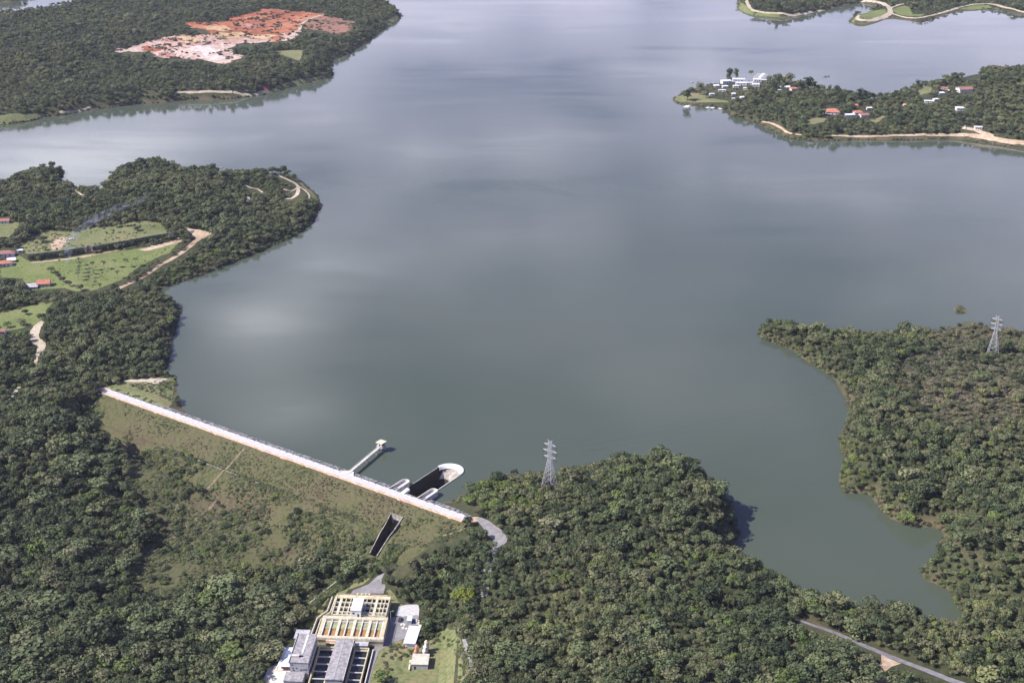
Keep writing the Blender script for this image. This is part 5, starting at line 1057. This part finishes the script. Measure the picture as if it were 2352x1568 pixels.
# ------------------------------------------------------------------ trees one can tell apart
def lone(px, py, h, w_, k, mn, label, cat='tree', name='tree', bark='bark'):
    g0 = G(px, py); NOTREE.append((g0.x, g0.y, w_ * .45)); return tree(g0.x, g0.y, g0.z, h, w_, k, mn, label, cat, None, None, name)
CROWN[(1, 'leafyellow')] = None
for kk in (0, 1, 2, 5, 6):
    for mn_ in ('leafyellow',): c = PROTO[kk][1].copy(); c.materials.clear(); c.materials.append(M[mn_]); CROWN[(kk, mn_)] = c
lone(1062, 1392, 11, 12, 5, 'leafyellow', 'vivid yellow green tree beside the shaded road, right of the mixing tanks')
lone(1180, 1098, 7.5, 6.5, 3, 'leafdark', 'lone dark round tree on the shore left of the headland pylon')
lone(1074, 1208, 8, 7, 0, 'leafdark', 'dark bushy tree at the right end of the dam crest')
lone(985, 1198 + 25, 4, 7, 6, 'leafdark', 'dark round bush on the grass right of the outlet chute', 'bush', 'bush')
lone(980, 1262, 4, 7, 7, 'leafdark', 'dark bush on the lower grass below the outlet chute', 'bush', 'bush')
lone(876, 1566, 9, 10, 2, 'leafbright', 'bright green tree at the bottom edge beside the yard road')
lone(412, 1044, 6, 11, 6, 'leafdark', 'big dark bush on the left part of the dam slope', 'bush', 'bush')
lone(2078, 1204, 8, 11, 5, 'leafbright', 'bright green spreading tree on the shore of the right bank cove')
for i, (x, y, h_, w_, k, lb) in enumerate(((1578, 232, 17, 13, 4, 'tall dark tree nearest the tip of the club point'), (1607, 218, 18, 12, 4, 'tall dark tree second from the tip of the club point'), (1622, 226, 13, 12, 3, 'round dark tree beside the club lawn'), (1675, 186, 20, 11, 4, 'tall slim tree at the back of the club, left of its twin'), (1690, 187, 21, 8, 4, 'tallest slim tree at the back of the club'),
   (1724, 184, 17, 12, 0, 'dark conical tree behind the club beside the pontoon'), (1775, 208, 16, 14, 1, 'brownish round tree right of the club blocks'), (1786, 196, 20, 16, 2, 'tall spreading tree behind the brownish round one'), (1812, 200, 20, 14, 4, 'tall tree in the middle of the row right of the club'), (1855, 208, 20, 15, 4, 'tall dark tree near the right end of the row by the club'), (1835, 208, 18, 13, 1, 'dark tree beside the red roofed house near the club'),
   (1897, 196, 14, 12, 5, 'umbrella shaped tree at the right end of the row by the club'), (1920, 200, 10, 12, 5, 'small umbrella shaped tree alone above the back shore'), (1972, 232, 18, 10, 4, 'tall pale tree on the back shore, left one of a pair'), (1984, 234, 17, 10, 4, 'tall pale tree on the back shore, right one of a pair'), (2240, 162, 12, 12, 0, 'round tree on the skyline of the wooded slope at right'), (2340, 132, 14, 16, 2, 'broad tree at the top of the wooded slope by the right edge'))):
    lone(x, y, h_, w_, k, 'leaf' if i % 3 else 'leafdark', lb)
for i, (x, y, h_, w_, k, mn, lb) in enumerate(((30, 60 + 2, 10, 12, 0, 'leafdark', 'round dark tree on the back shore near the top left corner'), (58, 22, 14, 6, 5, 'leafdark', 'slender umbrella tree on the back shore at top left'), (147, 20, 16, 16, 2, 'leafdark', 'tall broad tree breaking the top left skyline'), (124, 760 - 30, 0, 0, 0, None, ''), (100, 736, 8, 10, 3, 'leafdark', 'dark tree beside the sandy forest track'), (48, 748, 7, 10, 1, 'leaf', 'spreading tree on the lower meadow'),
   (18, 752, 6, 8, 0, 'leaf', 'small grey tree at the left side of the lower meadow'), (60, 722, 6, 7, 3, 'leafdark', 'dark tree at the upper edge of the lower meadow'), (118, 627, 7, 9, 0, 'leaf', 'leafy tree in the line of garden trees, upper end'), (134, 640, 6, 7, 1, 'leafdark', 'dark garden tree in the middle of the line beside the red tiled house'), (146, 648, 6, 7, 3, 'leafdark', 'dark garden tree below the middle of the garden line'), (160, 658, 6, 7, 2, 'leafdark', 'dark garden tree at the lower end of the garden line'), (186, 668, 7, 9, 1, 'leaf', 'leafy tree at the lower left corner of the lawn'),
   (20, 668, 14, 16, 2, 'leafdark', 'large dark tree at the left edge below the red houses'), (45, 680, 11, 12, 0, 'leafdark', 'dark tree just right of the large one at the left edge'), (62, 545, 12, 16, 2, 'leafdark', 'huge dark tree above the terraced meadow'), (100, 556, 8, 12, 3, 'leafdark', 'dark tree on the slope right of the huge one'), (268, 522, 7, 9, 0, 'leaf', 'grey tree with a long shadow on the upper meadow'), (288, 520, 9, 7, 4, 'leaf', 'upright tree on the upper meadow under the forest edge'), (315, 530, 5, 8, 1, 'leafdark', 'small round tree at the right of the upper meadow'), (104, 575, 5, 7, 1, 'leaf', 'small tree at the left end of the terrace wall'),
   (1118, 1176, 0, 0, 0, None, ''), (2205, 714, 3.4, 9, 6, 'leafscrub', 'clump of bushes on the tiny red islet'), (2210, 715, 2.4, 6, 7, 'leafyellow', 'yellowish bush at the right end of the tiny islet'))):
    if mn: lone(x, y, h_, w_, k, mn, lb, 'bush' if 'bush' in lb else 'tree', 'bush' if 'bush' in lb else 'tree')

# ------------------------------------------------------------------ smoke of a small grass fire
m, n, l, b = nodes('smoke'); M['smoke'] = m; n.remove(b)
pv = n.new('ShaderNodeVolumePrincipled'); pv.inputs['Color'].default_value = (.8, .84, 1, 1)
tcx = n.new('ShaderNodeNewGeometry'); tn = n.new('ShaderNodeTexNoise'); tn.inputs['Scale'].default_value = .16; tn.inputs['Detail'].default_value = 3; l.new(tcx.outputs['Position'], tn.inputs['Vector'])
mr = n.new('ShaderNodeMapRange'); mr.inputs[1].default_value = .42; mr.inputs[2].default_value = .75; mr.inputs[3].default_value = 0.002; mr.inputs[4].default_value = .09; l.new(tn.outputs['Fac'], mr.inputs[0]); l.new(mr.outputs[0], pv.inputs['Density'])
l.new(pv.outputs[0], n['Material Output'].inputs['Volume'])
sg0 = G(152, 606); mb = MB(); ringz = []
path = [(0, 0, 0, 2.2), (1, 2, 5, 3.2), (2.5, 5, 11, 4.6), (4, 10, 18, 5.6), (10, 22, 26, 6.5), (30, 50, 34, 8), (60, 85, 38, 9)]
for (x, y, z, rr) in path: ringz.append([(x + rr * math.cos(a * .628), y + rr * math.sin(a * .628), z + .4) for a in range(10)])
vs = [p for r_ in ringz for p in r_]; fs = [(i * 10 + k, i * 10 + (k + 1) % 10, (i + 1) * 10 + (k + 1) % 10, (i + 1) * 10 + k) for i in range(len(path) - 1) for k in range(10)] + [tuple(range(9, -1, -1)), tuple((len(path) - 1) * 10 + k for k in range(10))]
smk = obj('smoke', vs, fs, m); smk.location = sg0; tag(smk, 'thin bluish smoke rising from a small fire by the hedge path', 'smoke', kind='stuff')


# ------------------------------------------------------------------ forests
def inview(X, Y, mx_=620, my=160): return (X > -mx_) & (X < 2352 + mx_) & (Y > -my) & (Y < 1568 + 260)
zc7_ = lambda x, y: (1552.3 + x * .16, 141.1 + y * .16)
SCRUB = [[(2060, 830), (2150, 805), (2200, 800), (2360, 800), (2360, 960), (2270, 1000), (2150, 970), (2060, 900)], [(2180, 735), (2352, 750), (2352, 800), (2200, 800), (2100, 790)]]
BIG = [[(-300, 900), (235, 905), (285, 980), (285, 1060), (200, 1100), (100, 1200), (350, 1380), (700, 1290), (760, 1400), (640, 1568), (-300, 1568)]]
THIN = [zc7_(*q) for q in ((200, 340), (330, 290), (480, 300), (700, 260), (1080, 300), (1080, 400), (1000, 520), (860, 590), (740, 600), (450, 560), (300, 440))]
BRIGHT = [[(440, 590), (500, 585), (490, 612), (450, 615)], [(385, 625), (430, 615), (440, 640), (400, 648)], [(1930, 1040), (1990, 1050), (1985, 1120), (1945, 1130)], [(1060, 1150), (1130, 1110), (1240, 1130), (1240, 1170), (1130, 1175), (1100, 1180)]]
DARK = [[(-300, 0), (-300, 300), (930, 300), (930, 0)]]
def plant(region, spacing, sd_min=.4):
    a = np.array(region); x0, x1 = max(a[:, 0].min(), -1500), min(a[:, 0].max(), 1500); y0, y1 = max(a[:, 1].min(), 500), min(a[:, 1].max(), 3250)
    gx, gy = np.meshgrid(np.arange(x0, x1, spacing), np.arange(y0, y1, spacing))
    gx = gx.ravel() + rng.uniform(-.45, .45, gx.size) * spacing; gy = gy.ravel() + rng.uniform(-.45, .45, gy.size) * spacing
    z = Hs(gx, gy); X, Y, Sc = proj(gx, gy, z); ok = inview(X, Y); gx, gy = gx[ok], gy[ok]
    ok = in_poly(gx, gy, region); gx, gy = gx[ok], gy[ok]
    d = seg_dist(gx, gy, region); ok = d > sd_min; gx, gy, d = gx[ok], gy[ok], d[ok]
    z = Hs(gx, gy); X, Y, Sc = proj(gx, gy, z); n = len(gx)
    clump = vnoise(gx, gy, 38, 5)
    h = rng.uniform(4.2, 7.6, n) * (.78 + .5 * clump) * np.exp(rng.normal(0, .2, n)) * np.where(rng.random(n) < .06, 1.35, 1); wd = np.maximum(h, 4.4) * rng.uniform(.75, 1.35, n)
    k = rng.choice([0, 1, 2, 3, 3, 1, 4, 5, 6], n); mi = np.where(rng.random(n) < .16, 1, 0)
    mi = np.where(rng.random(n) < .04, 3, mi)
    br_ = np.zeros(n, bool)
    for p in SCRUB:
        s_ = in_poly(X, Y, p); q_ = s_ & (rng.random(n) < .85); h = np.where(q_, h * .5, h); wd = np.where(q_, wd * .72, wd); mi = np.where(q_, 2, mi); k = np.where(q_ & (rng.random(n) < .6), 7, k)
    for p in BIG:
        s_ = in_poly(X, Y, p); h = np.where(s_, h * 1.18, h); wd = np.where(s_, wd * 1.32, wd); mi = np.where(s_ & (rng.random(n) < .25), 1, mi)
    for p in BRIGHT:
        s_ = in_poly(X, Y, p); mi = np.where(s_ & (rng.random(n) < .6), 3, mi); h = np.where(s_, h * .75, h)
    th_ = in_poly(X, Y, THIN); h = np.where(th_, h * .75, h); wd = np.where(th_, wd * .8, wd)
    edge = d < 6; h = np.where(edge, h * .8, h)
    keep = (rng.random(n) > .02) & ~(th_ & (rng.random(n) < .6))
    for p in KEEP:
        pa = np.array(p); bx = (X > pa[:, 0].min() - 40) & (X < pa[:, 0].max() + 40) & (Y > pa[:, 1].min() - 5) & (Y < pa[:, 1].max() + 90)
        if not bx.any(): continue
        i = np.where(bx & keep)[0]; hit = np.zeros(len(i), bool)
        for fz in (0, .35, .65, .95):
            Xa, Ya, _ = proj(gx[i], gy[i], z[i] + h[i] * fz); hit |= in_poly(Xa, Ya, p)
        keep[i[hit]] = False
    for (cx, cy, cr) in NOTREE: keep &= (gx - cx) ** 2 + (gy - cy) ** 2 > cr * cr
    T_ = (gx - DA[0]) * dd[0] + (gy - DA[1]) * dd[1]; O_ = (gx - DA[0]) * dn[0] + (gy - DA[1]) * dn[1]
    keep &= ~((T_ > 3 + np.clip(O_, 0, 40) * .75) & (T_ < DL + 2) & (O_ > -16) & (O_ < 34))
    keep &= ~((abs(T_ - tS) < 20) & (O_ < 8) & (O_ > oS - 12))
    return np.column_stack([gx, gy, z, rng.uniform(0, 6.28, n), wd, h, mi * NP + k])[keep]
def shorebush(region, spacing=2.4, lo=1.4, hi=3.6, gap=.22):
    a = densify([p for p in region], spacing); a = np.array(a); nn_ = len(a)
    a = a + rng.uniform(-1.3, 1.3, a.shape); X, Y, _ = proj(a[:, 0], a[:, 1], np.zeros(nn_)); ok = inview(X, Y) & (abs(a[:, 0]) < 1500)
    ok &= vnoise(a[:, 0], a[:, 1], 22, 11) > gap
    T_ = (a[:, 0] - DA[0]) * dd[0] + (a[:, 1] - DA[1]) * dd[1]; O_ = (a[:, 0] - DA[0]) * dn[0] + (a[:, 1] - DA[1]) * dn[1]
    ok &= ~((T_ > 30) & (T_ < DL + 8) & (O_ > -40) & (O_ < 20)); a = a[ok]; m_ = len(a); h = rng.uniform(lo, hi, m_)
    return np.column_stack([a, np.maximum(Hs(a[:, 0], a[:, 1]), -.3), rng.uniform(0, 6.28, m_), h * rng.uniform(1.1, 1.7, m_), h, rng.choice([0, 0, 1, 2, 3], m_) * NP + rng.choice([6, 7], m_)])
fp = [plant(LANDS[0], 4.05), plant(LANDS[1], 6.0), plant(LANDS[2], 8), plant(LANDS[3], 5.6), plant(LANDS[4], 6.5)]
main = fp[0]
X, Y, Sc = proj(main[:, 0], main[:, 1], main[:, 2] + main[:, 5] * .5)
vis = (X > 4) & (X < 2348) & (Y > 4) & (Y < 1564)
size = np.where(vis, Sc * np.sqrt(main[:, 4] * main[:, 5]), 0)
top = np.argsort(-size)[:235]
sel = np.zeros(len(main), bool); sel[top] = True
PM = {0: 'leaf', 1: 'leafdark', 2: 'leafscrub', 3: 'leafbright'}
WOODL = {('l', 0): 'leafy green tree standing in the dense wood to the left of the waterworks', ('l', 1): 'dark leafy tree standing in the dense wood to the left of the waterworks', ('l', 3): 'bright green tree standing in the dense wood to the left of the waterworks',
         ('r', 0): 'leafy green tree in the dense wood to the right of the waterworks lawn', ('r', 1): 'dark leafy tree in the dense wood to the right of the waterworks lawn', ('r', 3): 'bright green tree in the dense wood to the right of the waterworks lawn'}
for i in top:
    x, y, z, rz, wd, h, pk = main[i]; pk = int(pk); mi, k = pk // NP, pk % NP; side = 'l' if X[i] < 800 else 'r'
    key = (side, mi if mi in (0, 1, 3) else 0)
    tree(x, y, z, h, wd, k, PM[mi], WOODL[key], 'tree', 'trees in the wood %s of the waterworks%s' % ('left' if side == 'l' else 'right', {0: '', 1: ', dark ones', 3: ', bright ones'}[key[1]]), rz, 'broadleaf_tree')
rest = np.vstack([main[~sel], shorebush(LANDS[0])]); fp[1] = np.vstack([fp[1], shorebush(LANDS[1], 4, 1.5, 4)]); fp[3] = np.vstack([fp[3], shorebush(LANDS[3], 3, 1.2, 3.2)]); Xr, Yr, _ = proj(rest[:, 0], rest[:, 1], rest[:, 2])
sideA = (Yr < 700) & (Xr < 1000); sideR = (Xr > 1700) & (Yr < 1450) & ((Xr - 1700) * 1.0 > (Yr - 1150) * -0 ) & (rest[:, 0] > P(2000, 1300)[0] - 60) & (Yr < 1380)
sideA2 = (~sideA) & (Xr < 820); 
for nm, lb, msk in (('forest', 'green forest covering the peninsula on the left behind the dam', sideA), ('forest', 'scrubby grey green forest on the hill with the pylon at the right edge', sideR & ~sideA),
                    ('forest', 'dark forest around the left end of the dam and in the valley below it', sideA2 & ~sideR), ('forest', 'dense forest on the headland and foreground right of the waterworks', ~(sideA | sideR | sideA2))):
    forest(nm, lb, rest[msk])
forest('forest', 'wide dark green forest around the orange quarry in the far left', fp[1]); forest('forest', 'thin line of forest on the farthest shore in the top left corner', fp[2])
forest('forest', 'green woods with houses among them on the peninsula at upper right', fp[3]); forest('forest', 'dark woods along the far shore in the top right corner', fp[4])
print('TREES', [len(q_) for q_ in fp])

# ------------------------------------------------------------------ low scrub on the dam face and clearings
def scrubfield(name, label, px, n, hmin, hmax, mats, thr=.42):
    wp = [tuple(G(*p)[:2]) for p in px]; a = np.array(wp); out = []
    gx = rng.uniform(a[:, 0].min(), a[:, 0].max(), n * 3); gy = rng.uniform(a[:, 1].min(), a[:, 1].max(), n * 3)
    ok = in_poly(gx, gy, wp) & (vnoise(gx, gy, 14, 9) + rng.uniform(-.25, .25, n * 3) > thr); gx, gy = gx[ok][:n], gy[ok][:n]
    T_ = (gx - DA[0]) * dd[0] + (gy - DA[1]) * dd[1]; O_ = (gx - DA[0]) * dn[0] + (gy - DA[1]) * dn[1]
    z = Hs(gx, gy); dz = np.where((T_ > -6) & (T_ < DL + 4) & (O_ > 4.2) & (O_ < 72), np.where(O_ < 25, CR - .25 - (O_ - 4.0) * .426, CR - 9.3 - np.maximum(0, O_ - 28) * .44), -99); z = np.maximum(z, dz)
    f_ = np.clip((O_ - tc0 * 0 - oc0) / (oc1 - oc0), 0, 1); inC = (O_ > oc0 - 2) & (O_ < oc1 + 4) & (abs(T_ - (tc0 + (tc1 - tc0) * f_)) < 7) | (abs(T_ - tdr) < 1.6) & (O_ < 60)
    ok = ~inC & ~((O_ < 5.5) & (O_ > -17) & (T_ > -4) & (T_ < DL + 1)) & (Hs(gx, gy) * 0 + seg_dist(gx, gy, LANDS[0]) > .5); gx, gy, z = gx[ok], gy[ok], z[ok]
    m_ = len(gx); h = rng.uniform(hmin, hmax, m_) ; w_ = h * rng.uniform(1.1, 1.8, m_); mi = rng.choice(mats, m_); k = rng.choice([6, 7], m_)
    return forest(name, label, np.column_stack([gx, gy, z - .1, rng.uniform(0, 6.28, m_), w_, h, mi * NP + k]))
scrubfield('low_scrub', 'low green scrub dotted over the grassy downstream slope of the dam', [(275, 920), (640, 1050), (1060, 1200), (1020, 1245), (930, 1285), (850, 1265), (700, 1200), (420, 1060), (300, 1030), (285, 960)], 8000, .3, 1.25, [0, 2, 2, 3], .40)
scrubfield('valley_scrub', 'bushy scrub in the valley at the foot of the dam', [(285, 1020), (430, 1060), (560, 1110), (850, 1215), (850, 1275), (760, 1265), (640, 1310), (540, 1320), (420, 1345), (350, 1375), (290, 1330), (330, 1270), (390, 1210), (320, 1150)], 8000, .4, 2.0, [0, 0, 2, 3], .44)
scrubfield('valley_bushes', 'large round bushes scattered through the valley at the foot of the dam', [(285, 1020), (430, 1060), (560, 1130), (850, 1235), (850, 1275), (760, 1265), (640, 1310), (540, 1320), (420, 1345), (350, 1375), (290, 1330), (330, 1270), (390, 1210), (320, 1150)], 480, 2.0, 5.0, [0, 0, 1, 0, 3], .5)
scrubfield('brush', 'rough brush around the edges of the lawn beside the waterworks', [(885, 1490), (960, 1460), (1000, 1445), (1050, 1470), (1075, 1500), (1080, 1568), (1040, 1568), (1060, 1520), (1020, 1470), (960, 1490), (905, 1530), (890, 1568), (860, 1568)], 420, .4, 2.4, [0, 0, 3, 2], .35)
scrubfield('brush', 'thick brush on the banks between the dam foot and the service yard', [(690, 1390), (760, 1330), (850, 1262), (930, 1280), (880, 1310), (840, 1330), (800, 1345), (760, 1368), (735, 1385), (715, 1430), (690, 1440)], 1500, .8, 3.2, [0, 0, 1, 3], .3)
scrubfield('brush', 'low brush on the grassy triangle at the left end of the dam', [(262, 888), (350, 878), (392, 875), (392, 930), (330, 915), (280, 903)], 420, .5, 2.0, [0, 1, 2, 2], .35)
scrubfield('brush', 'bushes on the grass between the outlet chute and the right end of the dam', [(900, 1200), (1060, 1205), (1075, 1215), (1020, 1245), (930, 1285), (880, 1290), (870, 1260)], 500, .4, 1.8, [0, 2, 2, 3], .5)
scrubfield('brush', 'bright brush on the bank where the dam meets the right headland', [(1012, 1156), (1048, 1149), (1079, 1132), (1110, 1117), (1180, 1104), (1240, 1140), (1230, 1175), (1130, 1190), (1095, 1185), (1050, 1175)], 1300, .6, 2.6, [0, 3, 2], .25)
scrubfield('brush', 'straggly brush over the terraced meadow on the left bank', [(45, 560), (100, 530), (240, 520), (330, 505), (390, 530), (320, 552), (215, 565), (60, 585)], 260, .5, 2.2, [0, 2, 1])
scrubfield('brush', 'small shrubs dotted over the bright lawn around the palms', [(10, 625), (70, 606), (200, 588), (400, 556), (385, 580), (300, 622), (216, 664), (110, 666), (10, 655)], 190, .3, 1.6, [0, 2, 3], .55)
scrubfield('quarry_brush', 'thin brush growing on the quarry soil', z4([(1200, 110), (1330, 90), (1560, 70), (1650, 90), (1700, 140), (1990, 150), (1960, 190), (1780, 160), (1500, 180), (1250, 240), (1000, 300), (850, 290), (900, 240), (1150, 160)]), 800, 1, 4, [0, 2, 2, 1], .55)
scrubfield('quarry_brush', 'ragged brush along the edges of the quarry', z4([(640, 292), (900, 205), (1180, 190), (1060, 130), (1300, 115), (1400, 80), (1540, 40), (1870, 78), (2060, 130), (1990, 205), (1780, 185), (1650, 245), (1440, 255), (1430, 330), (1290, 378), (1120, 352), (840, 315)]), 900, 1.5, 5, [0, 1, 2], .62)

# ------------------------------------------------------------------ haze
m, n, l, b = nodes('haze'); n.remove(b)
pv = n.new('ShaderNodeVolumePrincipled'); pv.inputs['Color'].default_value = (.82, .87, 1, 1); pv.inputs['Density'].default_value = .000035; pv.inputs['Anisotropy'].default_value = .3
l.new(pv.outputs[0], n['Material Output'].inputs['Volume'])
mb = MB(); mb.box(-9800, 9800, -3200, 9800, -60, 520); hz = mb.build('haze', m); tag(hz, kind='stuff', label='thin blue haze softening the far shores', cat='haze')
